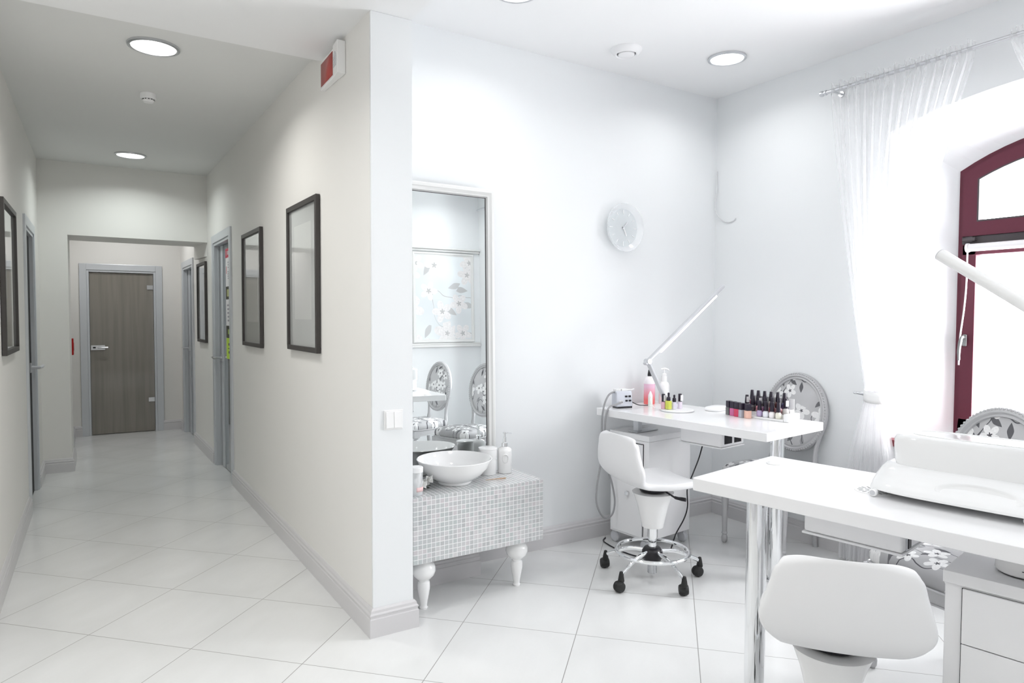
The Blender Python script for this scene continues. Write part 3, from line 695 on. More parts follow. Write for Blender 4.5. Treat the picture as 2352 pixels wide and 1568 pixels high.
# glass jar of cotton pads, half hidden by the pillar
t = thing('cotton_jar', 'clear jar of cotton balls with a white lid beside the pillar edge', 'jar', (1.352, 3.105, ZV))
MB().lathe([(.030, 0), (.034, .004), (.034, .115), (.031, .120)], seg=28).build('jar_glass', ACRYL, t)
MB().lathe([(.036, .118), (.036, .140), (.033, .144), (0, .146)], seg=28).build('lid', PLASTIC, t)
m = MB()
def ball(m, c, r, sx=1, sy=1, sz=1, seg=10):
    k = 6; m.lathe([(r * math.sin(PI * i / k), -r * math.cos(PI * i / k)) for i in range(k + 1)], (0, 0, 0), seg, cap=False)
    st = len(m.v) - seg * (k + 1); m.xform(Matrix.Translation(c) @ Matrix.Diagonal((sx, sy, sz, 1)), st)
for i in range(34): 
    a = random.uniform(0, 2 * PI); rr = random.uniform(.004, .021); ball(m, (rr * math.cos(a), rr * math.sin(a), .014 + .0029 * i), .0105)
m.build('cotton_balls', mat('cotton', (.85, .84, .83), .9), t)['kind'] = 'stuff'
m = MB(); m.grid(lambda u, v: (.0352 * math.cos(-1.9 + 1.5 * u), .0352 * math.sin(-1.9 + 1.5 * u), .022 + .022 * v), 10, 2); m.build('pink_label', mat('pink_label', (.88, .62, .62), .5), t, solid=.001)
# artificial orchid lying behind the sink
t = thing('orchid_spray', 'white and grey artificial orchid spray lying left of the bowl sink', 'flower', (1.430, 3.222, ZV))
LEAF = mat('dark_green_leaf', (.05, .065, .04), .45); PETAL = mat('orchid_petal', (.84, .84, .82), .6)
for i, (x, y, z, s) in enumerate(((-.03, .0, .055, 1), (.018, -.045, .05, .9), (-.02, -.06, .03, .8), (.0, .05, .085, .9))):
    m = MB()
    for k in range(5):
        a = k * 2 * PI / 5 + i
        def pf(u, v, a=a, s=s):
            L = .034 * s * v; wv = .016 * s * math.sin(PI * min(1, v * .92 + .06)) * (u - .5) * 2
            return (x + L * math.cos(a) - wv * math.sin(a), y - .6 * (L * math.sin(a) + wv * math.cos(a)) - .01 * v, z + L * math.sin(a) * .7 + .012 * math.cos(u * PI))
        m.grid(pf, 5, 6)
    m.build('blossom', PETAL, t, solid=.001)
for i, (a, L, z) in enumerate(((2.6, .07, .06), (4.9, .065, .03), (5.6, .06, .02), (3.6, .06, .09), (1.2, .05, .07))):
    m = MB(); m.grid(lambda u, v: (L * v * math.cos(a) - .014 * (u - .5) * 2 * math.sin(PI * v) * math.sin(a), L * v * math.sin(a) * .8 + .014 * (u - .5) * 2 * math.sin(PI * v) * math.cos(a), .006 + z * (v - v * v * .7)), 5, 8); m.build('leaf', LEAF, t, solid=.001)
m = MB(); m.tube([(-.03, .0, .055), (-.015, .01, .03), (.0, .0, .004), (.035, -.03, .003)], .0025, 6, smooth=4); m.tube([(.018, -.045, .05), (.01, -.03, .02), (.0, .0, .004)], .0022, 6, smooth=4); m.build('stem', LEAF, t)
t = thing('wooden_stick', 'thin orange wooden stick on the wash stand right of the sink', 'stick', (1.86, 3.175, ZV), math.radians(-8))
MB().tube([(-.06, 0, .003), (.06, 0, .003)], [.0012, .003], 8).build('stick', mat('orange_wood', (.6, .38, .22), .6), t)

# ------------------------------------------------------------------ clock and loose cable
t = thing('wall_clock', 'transparent glass wall clock with thin white hands on the salon wall', 'clock', (3.064, YB - .002, 2.108))
CLK = mat('frosted_clock_glass', (.80, .84, .86), .12, alpha=.55, coat=.5); CLR = mat('clock_bowl_glass', (.93, .95, .97), .06, alpha=.35, coat=1)
MB().lathe([(0, -.022), (.128, -.022), (.132, -.026), (.128, -.030), (0, -.030)], axis='Y', seg=56, cap=False).build('clock_dial', CLK, t)
MB().lathe([(.128, -.024), (.145, -.034), (.162, -.052), (.165, -.055), (.162, -.058), (.150, -.046), (.128, -.030)], axis='Y', seg=56, cap=False).build('bowl_rim', CLR, t)
MB().lathe([(.045, 0), (.045, -.021)], axis='Y', seg=28).build('movement', PLASTIC, t)
for k in range(12):
    L = .022 if k % 3 else .030; m = MB(); m.box(-.002, -.0325, .092, .002, -.030, .092 + L); m.xform(Matrix.Rotation(k * PI / 6, 4, 'Y')); m.build('hour_mark', PLASTIC, t)
for nm, L, a, wd in (('hour_hand', .050, 40, .008), ('minute_hand', .062, 155, .006)):
    m = MB(); m.box(-wd / 2, -.037, -.012, wd / 2, -.035, L); m.xform(Matrix.Rotation(math.radians(a), 4, 'Y')); m.build(nm, LIGHTGREY if L < .06 else PLASTIC, t)
MB().lathe([(.008, -.030), (.008, -.040), (0, -.042)], axis='Y', seg=16).build('hand_pin', STEEL, t)
o = MB().tube([(XW - .004, 3.535, 2.60), (XW - .006, 3.53, 2.55), (XW - .006, 3.528, 2.45), (XW - .03, 3.53, 2.365), (XW - .025, 3.52, 2.285), (XW - .006, 3.475, 2.225), (XW - .006, 3.42, 2.205), (XW - .006, 3.375, 2.212), (XW - .006, 3.352, 2.230)], .0035, 8, smooth=6).build('loose_cable', mat('white_cable', (.68, .69, .70), .5))
tag(o, 'thin white cable end curling from the salon wall corner', 'cable')

# ------------------------------------------------------------------ curtains
t = thing('curtain_rod', 'thin steel curtain rod above the arched window', 'curtain rod', (3.90, 2.575, 2.905))
MB().lathe([(.011, -3.05 + .35), (.011, 0)], axis='Y', seg=16).build('rod', STEEL, t)
MB().lathe([(.011, .0), (.016, .003), (.016, .010), (.010, .013), (.010, .022), (.018, .028), (.018, .042), (0, .046)], axis='Y', seg=20, cap=False).build('finial', STEEL, t)
for y in (-.03, -2.6):
    m = MB(); m.tube([(0, y, 0), (.05, y, 0), (.108, y, 0)], .006, 8); m.lathe([(.018, .100), (.018, .109)], (0, y, 0), 16, 'X'); m.build('rod_bracket', STEEL, t)
def curtain(label, top, tie, bottom, ztie, phase, name='sheer_curtain', mirror=1):
    """top, tie and bottom are the (y start, y end) spans of the cloth at each level"""
    t = thing(name, label, 'curtain', (3.90, (top[0] + top[1]) / 2, 0)); cy = (top[0] + top[1]) / 2
    nf = 15
    def surf(u, v):
        z = 2.945 - v * (2.945 - .02)
        if z > 2.875: a, b = top; amp = .020; xo = 0
        elif z > ztie:
            k = (2.875 - z) / (2.875 - ztie); s = k ** 1.25; sa = k ** .72 if mirror > 0 else k ** 1.4
            a = top[0] + (tie[0] - top[0]) * (k ** 1.15); b = top[1] + (tie[1] - top[1]) * (1 - (1 - k) ** 1.28)
            amp = .020 + .012 * math.sin(PI * k) ; xo = .01 * k
            amp *= (1 - .55 * k)
        else:
            k = (ztie - z) / ztie; e = 1 - (1 - k) ** 2.2
            a = tie[0] + (bottom[0] - tie[0]) * e; b = tie[1] + (bottom[1] - tie[1]) * e; amp = .010 + .028 * e; xo = .01
        y = a + (b - a) * u
        ph = 2 * PI * nf * (u + .012 * math.sin(7 * u + phase)) + phase + .7 * math.sin(2.0 * z + 5 * u)
        x = amp * math.sin(ph) + amp * .35 * math.sin(2.3 * ph + 1.0) + xo
        if z > 2.875:
            x = (.013 + .006 * math.sin(ph * 2)) * (1 if math.sin(ph) > 0 else -1) ; z += .010 * math.sin(ph * .7 + phase)
            if abs(z - 2.905) < .015: x = (.013 if x > 0 else -.013)
        return (x, y - cy, z)
    # vertical sampling is denser near the header and at the tie
    m = MB(); NU, NV = 300, 70
    m.grid(lambda u, v: surf(u, v ** 1.0), NU, NV); m.build('curtain_cloth', SHEER, t, angle=80)
    return t, cy
t, cy = curtain('left sheer white curtain gathered on the rod and tied back', (2.558, 1.745), (2.285, 2.195), (2.42, 2.08), 1.03, .4)
def collar(u, v):
    a = 2 * PI * u; return (.012 + .040 * math.cos(a), 2.238 - cy + .060 * math.sin(a), 1.005 + .065 * v + .012 * math.sin(a + 1))
m = MB(); m.grid(collar, 28, 4, True); m.build('tie_band', mat('white_satin_band', (.92, .92, .92), .5), t, solid=.004)
t2, cy2 = curtain('right sheer white curtain at the edge of the picture', (1.585, .75), (.62, .50), (.70, .38), 1.03, 2.1)
t = thing('curtain_holdback', 'small metal curtain holdback on the wall left of the window', 'curtain holdback', (XW, 2.33, 1.035))
m = MB(); m.tube([(0, 0, .01), (-.05, -.002, .012), (-.10, .002, .010), (-.112, .02, .008)], .006, 8, smooth=4); m.tube([(-.10, .03, .010), (-.11, -.015, .009), (-.112, -.055, .006)], .008, 8); m.build('hook_arm', STEEL, t)
m = MB(); m.lathe([(.02, 0), (.02, -.006)], (0, 0, .01), 16, 'X'); m.build('hook_plate', STEEL, t)

# ------------------------------------------------------------------ manicure tables
ZT0, ZT1 = .853, .900
def ext_unit(par, x0, y0, L, D, switch):
    m = MB(); z0 = .742
    m.prism([(x0, y0), (x0 + D, y0), (x0 + D, y0 + L), (x0 + .0, y0 + L)], z0, ZT0 - .001)
    b = m.build('extractor_box', WHITE_M, par, bevel=.010, seg=3)
    MB().box(x0 - .004, y0 - .003, z0 - .008, x0 + D + .002, y0 + L + .006, z0).build('tray_lip', WHITE_M, b, bevel=.003)
    for xa, xb in ((x0 + .035, x0 + .105), (x0 + .135, x0 + .20)):
        m = MB(); k = 11
        for i in range(k): 
            xx = xa + (xb - xa) * i / (k - 1); m.box(xx - .0016, y0 - .003, z0 + .018, xx + .0016, y0 + .001, ZT0 - .028)
        if not switch: m.build('vent_slots', BLACK, b)
    if switch:
        MB().box(x0 + .03, y0 - .004, z0 + .004, x0 + .07, y0 + .001, z0 + .052).build('switch_bezel', LIGHTGREY, b, bevel=.003)
        MB().box(x0 + .037, y0 - .007, z0 + .010, x0 + .063, y0 - .003, z0 + .046).build('rocker_switch', BLACK, b, bevel=.003)
    return b
def table(label, x, y, rz, leg, ext, switch, by, grille=None, cap=None):
    t = thing('manicure_table', label, 'table', (x, y, 0), math.radians(rz))
    top = MB().prism(rrect(0, 0, .606, 1.225, .012, 4), ZT0, ZT1).build('tabletop', WHITE, t, bevel=.003)
    lx, ly = leg
    MB().lathe([(.038, 0), (.038, ZT0 - .012)], (lx, ly, 0), 40).build('leg', CHROME, t)
    MB().lathe([(.055, 0), (.055, .008), (.040, .014)], (lx, ly, 0), 36).build('foot_plate', CHROME, t)
    MB().lathe([(.040, ZT0 - .020), (.050, ZT0 - .008), (.050, ZT0 - .001)], (lx, ly, 0), 36).build('leg_flange', CHROME, t)
    m = MB(); m.box(.16, by + .02, .757, .20, by + .06, ZT0).box(.13, by, .7515, .34, by + .08, .757); m.build('support_bracket', STEEL, t, bevel=.002)
    ext_unit(t, *ext, switch)
    if cap: MB().lathe([(.030, 0), (.031, .002), (.026, .005), (0, .006)], (cap[0], cap[1], ZT1), 32, cap=False).build('cable_cap', PLASTIC, t)
    if grille:
        gx, gy = grille; m = MB()
        for ring, k, L in ((.018, 8, .012), (.036, 16, .016)):
            for i in range(k):
                m.box(ring, -.0022, 0, ring + L, .0022, .0006); m.xform(Matrix.Translation((gx, gy, ZT1 + .002)) @ Matrix.Rotation(2 * PI * i / k, 4, 'Z'), len(m.v) - 8)
        p = MB().lathe([(.062, 0), (.062, .0012), (.058, .002), (0, .002)], (gx, gy, ZT1), 40, cap=False).build('vent_grille', PLASTIC, t)
        m.build('grille_slots', HM, p)
    return t
T1 = table('far manicure table with nail polishes and lit lamp near the back wall', 2.935, 2.238, 6.9, (.350, .14), (.17, .385, .29, .235), False, .98)
T2 = table('near manicure table carrying the large white lamp device', 2.089, .553, 9.8, (.229, 1.085), (.19, .567, .32, .215), True, .12, grille=(.315, .70), cap=(.465, 1.14))
def tl(T, x, y): # table-local to world
    a = T.rotation_euler.z; return (T.location.x + x * math.cos(a) - y * math.sin(a), T.location.y + x * math.sin(a) + y * math.cos(a))

# trolley cabinet under the far table
t = thing('trolley_cabinet', 'white cabinet on castors under the far manicure table', 'cabinet', (2.93, 3.10, 0), math.radians(6.5))
W_, D_ = .42, .325
MB().box(0, 0, .08, W_, D_, .712).build('cabinet_body', WHITE, t, bevel=.003)
MB().box(-.006, -.006, .714, W_ + .006, D_ + .004, .7505).build('cabinet_top', WHITE, t, bevel=.003)
dr = MB().box(-.014, .045, .098, -.001, D_ - .028, .690).build('door', WHITE, t, bevel=.002)
MB().box(-.002, .041, .094, .0, D_ - .024, .694).build('door_gap', BLACK, t)
MB().box(-.034, .150, .350, -.014, .172, .372).build('handle', CHROME, dr, bevel=.002)
def castor_pair(par, x, y, name='castor', col=LIGHTGREY):
    m = MB(); m.lathe([(.012, .0), (.030, .003), (.036, .010), (.036, .026), (.030, .033), (.012, .036)], (x - .018, y, .0365), 24, 'X')
    w_ = m.build(name, col, par); MB().box(x - .012, y - .02, .05, x + .012, y + .02, .082).build('castor_fork', LIGHTGREY, w_, bevel=.003)
for x, y in ((.03, .045), (W_ - .035, .03), (.03, D_ - .02), (W_ - .035, D_ - .03)): castor_pair(t, x, y)
# near drawer unit
t = thing('drawer_unit', 'white drawer unit under the near manicure table at the picture edge', 'drawers', (2.140, .998, 0), math.radians(11))
# local: front faces -x, front-left corner at origin, the body runs to -y
W_, D_ = .46, .36
MB().box(.006, -W_, .03, D_, 0, .712).build('cabinet_body', WHITE_M, t, bevel=.002)
MB().box(-.004, -W_ - .004, .7135, D_ + .004, .004, .750).build('cabinet_top', WHITE_M, t, bevel=.002)
MB().box(.002, -W_ + .045, .05, .0065, -.044, .706).build('drawer_gap', BLACK, t)
z = .706
for h in (.165, .165, .155, .15):
    MB().box(-.006, -W_ + .048, z - h + .003, .004, -.047, z).build('drawer', WHITE_M, t, bevel=.0015); z -= h
for x, y in ((.04, -.05), (D_ - .04, -.05), (.04, -W_ + .05), (D_ - .04, -W_ + .05)): MB().lathe([(.02, 0), (.02, .031)], (x, y, 0), 16).build('foot', LIGHTGREY, t)
t = thing('dome_device', 'round white domed device on the drawer unit under the table', 'device', (2.308, .858, .7505))
MB().lathe([(.070, .004), (.074, .010), (.072, .030), (.062, .066), (.040, .084), (0, .088)], seg=44).build('dome', PLASTIC, t, angle=60)
MB().lathe([(.066, 0), (.066, .006)], seg=44).build('dome_foot', BLACK, t)
MB().box(-.006, -.002, -.001, .006, .002, .001).build('status_slot', BLACK, t, loc=(-.068, -.024, .024), rot=(0, 0, math.radians(110)))

# ------------------------------------------------------------------ stools
def stool(label, x, y, rz, cast0):
    t = thing('swivel_stool', label, 'stool', (x, y, 0), math.radians(rz), 'white swivel stools')
    # profile from the top of the back, round the bend and out to the seat front: x, z, half width
    PR = [(-.247, .848, .156), (-.248, .845, .170), (-.248, .838, .180), (-.248, .825, .187), (-.247, .80, .193), (-.245, .76, .203), (-.241, .72, .213), (-.236, .69, .220), (-.229, .662, .222), (-.219, .636, .215), (-.204, .612, .198), (-.180, .588, .174), (-.14, .566, .160), (-.08, .558, .172), (0, .556, .196), (.08, .560, .206), (.15, .561, .196), (.20, .552, .172), (.228, .536, .140)]
    pts = catmull([Vector(p) for p in PR], 3)
    def shell(u, v):
        i = u * (len(pts) - 1); a = pts[min(len(pts) - 1, int(i))]; s = 2 * v - 1
        wv = a.z * math.sin(s * PI / 2) ** 1 if False else a.z * s
        back = max(0, min(1, (a.y - .56) / .12)); seat = 1 - back
        xx = a.x + .014 * back * s * s; zz = a.y + .010 * seat * s * s - .026 * s * s * (max(0, min(1, (a.y - .66) / .14)) if u < .5 else 0)
        return (xx, wv, zz)
    m = MB(); m.grid(shell, len(pts), 21); m.build('seat_shell', LEATHER, t, solid=.036, sub=1, angle=80, off=0)
    MB().lathe([(.060, .30), (.066, .33), (.090, .43), (.112, .492), (.118, .500), (.0, .500)], seg=36, cap=False).build('column_shroud', PLASTIC, t, angle=60)
    MB().lathe([(.05, .501), (.075, .508), (.080, .530), (.06, .538)], seg=28).build('tilt_mechanism', BLACK, t)
    m = MB(); m.tube([(.03, -.06, .520), (.045, -.115, .500), (.055, -.145, .493), (.070, -.205, .497)], [.006, .006, .009, .011], 8, smooth=4, sx=.6); m.build('height_lever', BLACK, t)
    MB().lathe([(.024, .15), (.024, .235), (.030, .238), (.030, .31)], seg=28).build('gas_lift', CHROME, t)
    MB().lathe([(.024, .030), (.026, .032), (.026, .10)], seg=24).build('lower_tube', STEEL, t)
    MB().lathe([(.030, .085), (.046, .098), (.060, .135), (.058, .160), (.044, .180), (.026, .184)], seg=32).build('hub', BLACK, t, angle=50)
    ringm = MB().tube([(.205 * math.cos(2 * PI * i / 48), .205 * math.sin(2 * PI * i / 48), .158) for i in range(48)], .011, 10, closed=True).build('foot_ring', CHROME, t)
    for k in range(5):
        a = math.radians(cast0 - rz + 72 * k)
        ca, sa = math.cos(a), math.sin(a)
        arm = MB().tube([(.045 * ca, .045 * sa, .155), (.13 * ca, .13 * sa, .150), (.22 * ca, .22 * sa, .118), (.275 * ca, .275 * sa, .092)], [.014, .014, .012, .012], 10, smooth=3, sx=.8).build('base_arm', CHROME, t)
        px, py = .285 * ca, .285 * sa; b = a + 1.1 + k * .9
        m = MB(); m.lathe([(.016, .052), (.018, .060), (.014, .085), (.009, .108), (0, .112)], (px, py, 0), 18)
        q = len(m.v); m.lathe([(.008, -.026), (.024, -.024), (.0295, -.014), (.0295, .014), (.024, .024), (.008, .026)], (0, 0, 0), 22, 'X'); m.lathe([(.0305, -.003), (.0305, .003)], (0, 0, .0), 22, 'X')
        m.xform(Matrix.Translation((px + .016 * math.cos(b + PI / 2), py + .016 * math.sin(b + PI / 2), .0305)) @ Matrix.Rotation(b, 4, 'Z'), q)
        m.build('castor', RUBBER, t)
    return t
stool('white swivel stool on black castors in front of the far table', 2.69, 2.81, -8, -97)
stool('white swivel stool back in the foreground before the near table', 1.885, 1.19, 40, -60)

# ------------------------------------------------------------------ medallion chairs (local front = +x)
def chair(label, x, y, rz):
    t = thing('medallion_chair', label, 'chair', (x, y, 0), math.radians(rz), 'floral medallion chairs')
    lp = [(.012, 0), (.019, .012), (.021, .035), (.014, .055), (.019, .060), (.019, .068), (.015, .074), (.0165, .12), (.024, .32), (.026, .36), (.020, .368), (.028, .376), (.028, .392)]
    def fluted(m, cx, cy, prof, seg=24):
        m.lathe(prof, (cx, cy, 0), seg)
    for sy in (-1, 1):
        m = MB(); fluted(m, .195, sy * .222, lp); m.box(.195 - .030, sy * .222 - .030, .385, .195 + .030, sy * .222 + .030, .452); m.build('leg', SILVER, t)
    for sy in (-1, 1):
        m = MB(); m.tube([(-.235, sy * .158, 0), (-.218, sy * .160, .12), (-.205, sy * .165, .30), (-.20, sy * .17, .44)], [.015, .017, .021, .024], 12, smooth=4); m.build('leg', SILVER, t)
    def rail_outline(k=0.0):
        P = [(.22 + k, -.215), (.236 + k, -.10), (.240 + k, 0), (.236 + k, .10), (.22 + k, .215), (.17, .245 + k), (.0, .232 + k), (-.19, .195 + k), (-.215 - k, .17), (-.222 - k, 0), (-.215 - k, -.17), (-.19, -.195 - k), (.0, -.232 - k), (.17, -.245 - k)]
        return [(v.x, v.y) for v in catmull([Vector((a, b, 0)) for a, b in P], 4, True)]
    MB().prism(rail_outline(), .400, .462).build('seat_rail', SILVER, t, bevel=.006, seg=3)
    m = MB()
    for zz, r_ in ((.404, .004), (.458, .005)): m.tube([(a * 1.012, b * 1.012, zz) for a, b in rail_outline()], r_, 6, closed=True)
    m.build('rail_beading', SILVER, t)
    out = rail_outline(-.006)
    m = MB(); lv = [(1.0, .462), (1.02, .478), (1.015, .500), (.97, .520), (.86, .536), (.6, .548), (.3, .553), (.02, .555)]
    vs = [(a * s_, b * s_, z_) for s_, z_ in lv for a, b in out]; k = len(out)
    m._add(vs, [(i * k + j, i * k + (j + 1) % k, (i + 1) * k + (j + 1) % k, (i + 1) * k + j) for i in range(len(lv) - 1) for j in range(k)] + [tuple((len(lv) - 1) * k + j for j in range(k))])
    m.build('seat_cushion', FAB_S, t, angle=70)
    # oval back: plane tilted backwards
    tilt = math.radians(7); cz = .868; RX, RZ = .205, .242
    def on(yy, zz, d): # oval-plane coordinates to local
        return (-.232 - math.sin(tilt) * zz + math.cos(tilt) * d, yy, cz + math.cos(tilt) * zz + math.sin(tilt) * d)
    m = MB(); K = 64; prof = [(-.022, -.016), (-.024, .004), (-.018, .016), (-.008, .012), (.000, .020), (.010, .018), (.018, .010), (.022, .0), (.020, -.014), (.0, -.020)]
    vs = []
    for i in range(K):
        a = 2 * PI * i / K; nx, nz = math.cos(a) / RX, math.sin(a) / RZ; L = math.hypot(nx, nz); nx, nz = nx / L, nz / L
        for d, h in prof: vs.append(on(RX * math.cos(a) + nx * d, RZ * math.sin(a) + nz * d, h))
    k = len(prof); m._add(vs, [(i * k + j, ((i + 1) % K) * k + j, ((i + 1) % K) * k + (j + 1) % k, i * k + (j + 1) % k) for i in range(K) for j in range(k)])
    fr = m.build('back_frame', SILVER, t, angle=40)
    m = MB()
    for i in range(84):
        a = 2 * PI * i / 84; c = on((RX + .013) * math.cos(a), (RZ + .013) * math.sin(a), .016); ball(m, c, .0058, seg=6)
    m.build('carved_beading', SILVER, fr)
    def pad(sgn):
        def pf(u, v):
            a = 2 * PI * u; r = v; return on((RX - .020) * r * math.cos(a), (RZ - .020) * r * math.sin(a), sgn * (.008 + .020 * (1 - r ** 2.6)))
        m = MB(); m.grid(pf, 48, 10, True); return m
    m = pad(1); q = pad(-1); m._add(q.v, q.f); m.build('back_pad', FAB_B, t, angle=70)
    for sy in (-1, 1):
        MB().tube([(-.20, sy * .172, .42), (-.205, sy * .168, .50), (-.213, sy * .158, .60), (-.222, sy * .168, .68), (-.230, sy * .192, .76)], [.023, .021, .018, .018, .016], 10, smooth=4, sx=.8).build('back_post', SILVER, t)
    return t
chair('silver medallion chair with floral upholstery behind the far table', 3.735, 2.795, 181)
chair('silver medallion chair behind the near table with only its top showing over the device', 2.95, 1.33, 168)
chair('silver medallion chair seen only in the tall mirror', 2.84, .50, 172)

# ------------------------------------------------------------------ lamps
def desk_lamp(label, base, joint, tip, lit, r=.105, rl=.019):
    t = thing('desk_lamp', label, 'lamp', (base[0], base[1], ZT1 + .0005)); b = Vector((base[0], base[1], ZT1))
    MB().lathe([(r - .003, 0), (r, .003), (r, .008), (r - .004, .011), (0, .0115)], seg=56, cap=False).build('lamp_base', PLASTIC, t)
    MB().lathe([(r - .004, -.0003), (r + .0008, .0), (r + .0008, .003)], seg=56, cap=False).build('base_ring', STEEL, t)
    j = Vector(joint) - b; p = Vector(tip) - b; foot = Vector((0, .0, .012)) if len(base) < 4 else Vector((base[2], base[3], .012))
    def bar(a, c, wd, th, name, mm, par, back=.0):
        d = (c - a); L = d.length; m = MB(); m.box(-wd / 2, -th / 2, -back, wd / 2, th / 2, L)
        o = m.build(name, mm, par, bevel=min(wd, th) * .3, seg=3); z_ = d.normalized(); y_ = Vector((0, 0, 1)); y_ = (y_ - y_.dot(z_) * z_).normalized(); x_ = y_.cross(z_)
        o.matrix_local = Matrix.Translation(a) @ Matrix((x_, y_, z_)).transposed().to_4x4(); return o
    bar(foot, j, .030, .016, 'lower_arm', LIGHTGREY if lit else PLASTIC, t)
    if lit:
        up = bar(j, p, .032, .020, 'upper_arm', LIGHTGREY, t, back=.03)
        d = p - j; L = d.length
        MB().box(-.0145, -.0185, .14 * L, .0145, -.0105, .88 * L).build('led_strip', LED, up)
    else:
        up = MB().tube([j, p], rl, 24).build('upper_arm', PLASTIC, t); d = (p - j).normalized()
        MB().tube([p - d * .001, p + d * .0015], rl * 1.02, 24).build('end_cap', LIGHTGREY, up)
    MB().lathe([(.016, -.020), (.016, .020)], tuple(j), 20, 'Y').build('joint', STEEL, t)
    return t
desk_lamp('lit slim LED lamp on the far manicure table', (3.145, 3.075, .02, .10), (2.925, 3.115, 1.222), (3.585, 3.10, 1.712), True)
desk_lamp('unlit white tube lamp leaning over the near table at the right edge', (2.30, .640, -.01, 0), (2.30, .585, 1.335), (2.40, 1.16, 1.711), False, r=.062)

# ------------------------------------------------------------------ large white lamp device on the near table
t = thing('nail_lamp_device', 'large glossy white UV device with an oval dent on the near table', 'device', (2.382, 1.012, ZT1 + .0005), math.radians(9.8))
GLOSS = mat('glossy_white_shell', (.87, .875, .88), .12, coat=.6)
# local: y runs along the table (left end = +y), front = -x
HL = .310
def body(u, v):
    a = 2 * PI * u; k = v
    # superellipse ring, shrinking and moving back with height
    lv = [(0, .012, 0.0, 1.0), (.06, .004, 0, 1.0), (.15, .024, 0, 1.0), (.30, .040, .006, .99), (.52, .062, .020, .97), (.78, .086, .038, .94), (.90, .098, .052, .91), (1, .104, .075, .85)]
    for q in range(len(lv) - 1):
        if lv[q][0] <= k <= lv[q + 1][0]:
            f_ = (k - lv[q][0]) / (lv[q + 1][0] - lv[q][0]); z, bk, sc_ = [lv[q][i] + (lv[q + 1][i] - lv[q][i]) * f_ for i in (1, 2, 3)]; break
    c, s = math.cos(a), math.sin(a); e = .55
    y = HL * sc_ * math.copysign(abs(c) ** e, c); hx = .150 - bk * .75
    x = hx * math.copysign(abs(s) ** e, s) * sc_ + bk * .95
    if k < .10: z = .010 + .020 * (1 - abs(y / HL) ** 6) * (1 if x < 0 else 0)
    return (x, y, max(z, .0))
m = MB(); m.grid(lambda u, v: body(u, v), 96, 22, True)
kk = len(m.v); top_ = [i * 22 + 21 for i in range(96)]; m.f.append(tuple(top_)); bo = [i * 22 for i in range(96)]; m.f.append(tuple(bo[::-1]))
lo = m.build('lower_shell', GLOSS, t, angle=70)
# oval dent on the sloping front
m = MB()
def dent(u, v):
    a = 2 * PI * u; r = v; yy = -.02 + .115 * r * math.cos(a); ss = .036 * r * math.sin(a)
    n0 = Vector((-.80, 0, .60)); up_ = Vector((.60, 0, .80)); c0 = Vector((-.118, 0, .058)); d = -.0060 * (1 - r ** 3) + .0035 * math.exp(-((r - .93) / .06) ** 2)
    p = c0 + up_ * ss + n0 * d; return (p.x + (.0 if 1 else 0), yy, p.z)
m.grid(dent, 48, 12, True); m.build('oval_dent', GLOSS, lo, angle=70)
# upper hood
m = MB()
lv = [(.100, .96, 1.0), (.112, .975, 1.0), (.150, .985, 1.0), (.185, .985, .99), (.196, .965, .965), (.202, .93, .90), (.204, .80, .70), (.205, .4, .35), (.205, .01, .01)]
K = 96; vs = []
for z, a_, b_ in lv:
    for i in range(K):
        th = 2 * PI * i / K; c, s = math.cos(th), math.sin(th); e = .42
        vs.append((.060 + .098 * b_ * math.copysign(abs(s) ** e, s), -.02 + .285 * a_ * math.copysign(abs(c) ** e, c), z))
m._add(vs, [(i * K + j, i * K + (j + 1) % K, (i + 1) * K + (j + 1) % K, (i + 1) * K + j) for i in range(len(lv) - 1) for j in range(K)])
hood = m.build('hood', GLOSS, t, angle=70)
m = MB(); m.tube([(.060 + .072 * math.copysign(abs(math.sin(2 * PI * i / 64)) ** .5, math.sin(2 * PI * i / 64)), -.02 + .225 * math.copysign(abs(math.cos(2 * PI * i / 64)) ** .5, math.cos(2 * PI * i / 64)), .2045) for i in range(64)], .0022, 6, closed=True); m.build('lid_ridge', GLOSS, hood)
for y in (.272, -.150):
    m = MB(); m.lathe([(.010, -.004), (.013, .0), (.013, .012)], (-.136, y, .0135), 20, 'X'); ft = m.build('foot_ball', GLOSS, t)
    MB().lathe([(0, -.0045), (.0085, -.0045), (.0085, -.003)], (-.136, y, .0135), 20, 'X', cap=False).build('foot_screw', LIGHTGREY, ft)

# ------------------------------------------------------------------ things on the far table
Zt = ZT1 + .0005
t = thing('drill_controller', 'small silver-grey nail drill control box at the left end of the far table', 'control box', (2.945, 3.368, Zt), math.radians(-10))
MB()._add([(-.060, -.030, .008), (.060, -.030, .008), (.060, .045, .008), (-.060, .045, .008), (-.060, -.016, .112), (.060, -.016, .112), (.060, .045, .105), (-.060, .045, .105)], [(0, 3, 2, 1), (4, 5, 6, 7), (0, 1, 5, 4), (1, 2, 6, 5), (2, 3, 7, 6), (3, 0, 4, 7)]).build('control_body', mat('silver_plastic', (.62, .64, .70), .25, metal=.2), t, bevel=.008, seg=3)
MB().box(-.055, -.028, 0, .055, .040, .010).build('control_foot', BLACK, t)
m = MB(); m.box(-.050, .0, .108, -.015, .04, .122).box(-.010, -.005, .108, .035, .04, .124).tube([(.03, .0, .118), (.06, -.01, .118), (.078, -.015, .124)], .004, 8); m.build('handpiece_rest', PLASTIC, t, bevel=.003)
for i in range(2):
    for j in range(2):
        z = .042 + .028 * j; y = -.030 + .014 * (z - .008) / .104; MB().box(.004 + i * .026, y - .0035, z, .022 + i * .026, y + .002, z + .012).build('button', BLACK, t, bevel=.002)
MB().lathe([(.012, -.040), (.012, -.022)], (-.032, 0, .040), 18, 'Y').build('hose_socket', PLASTIC, t)
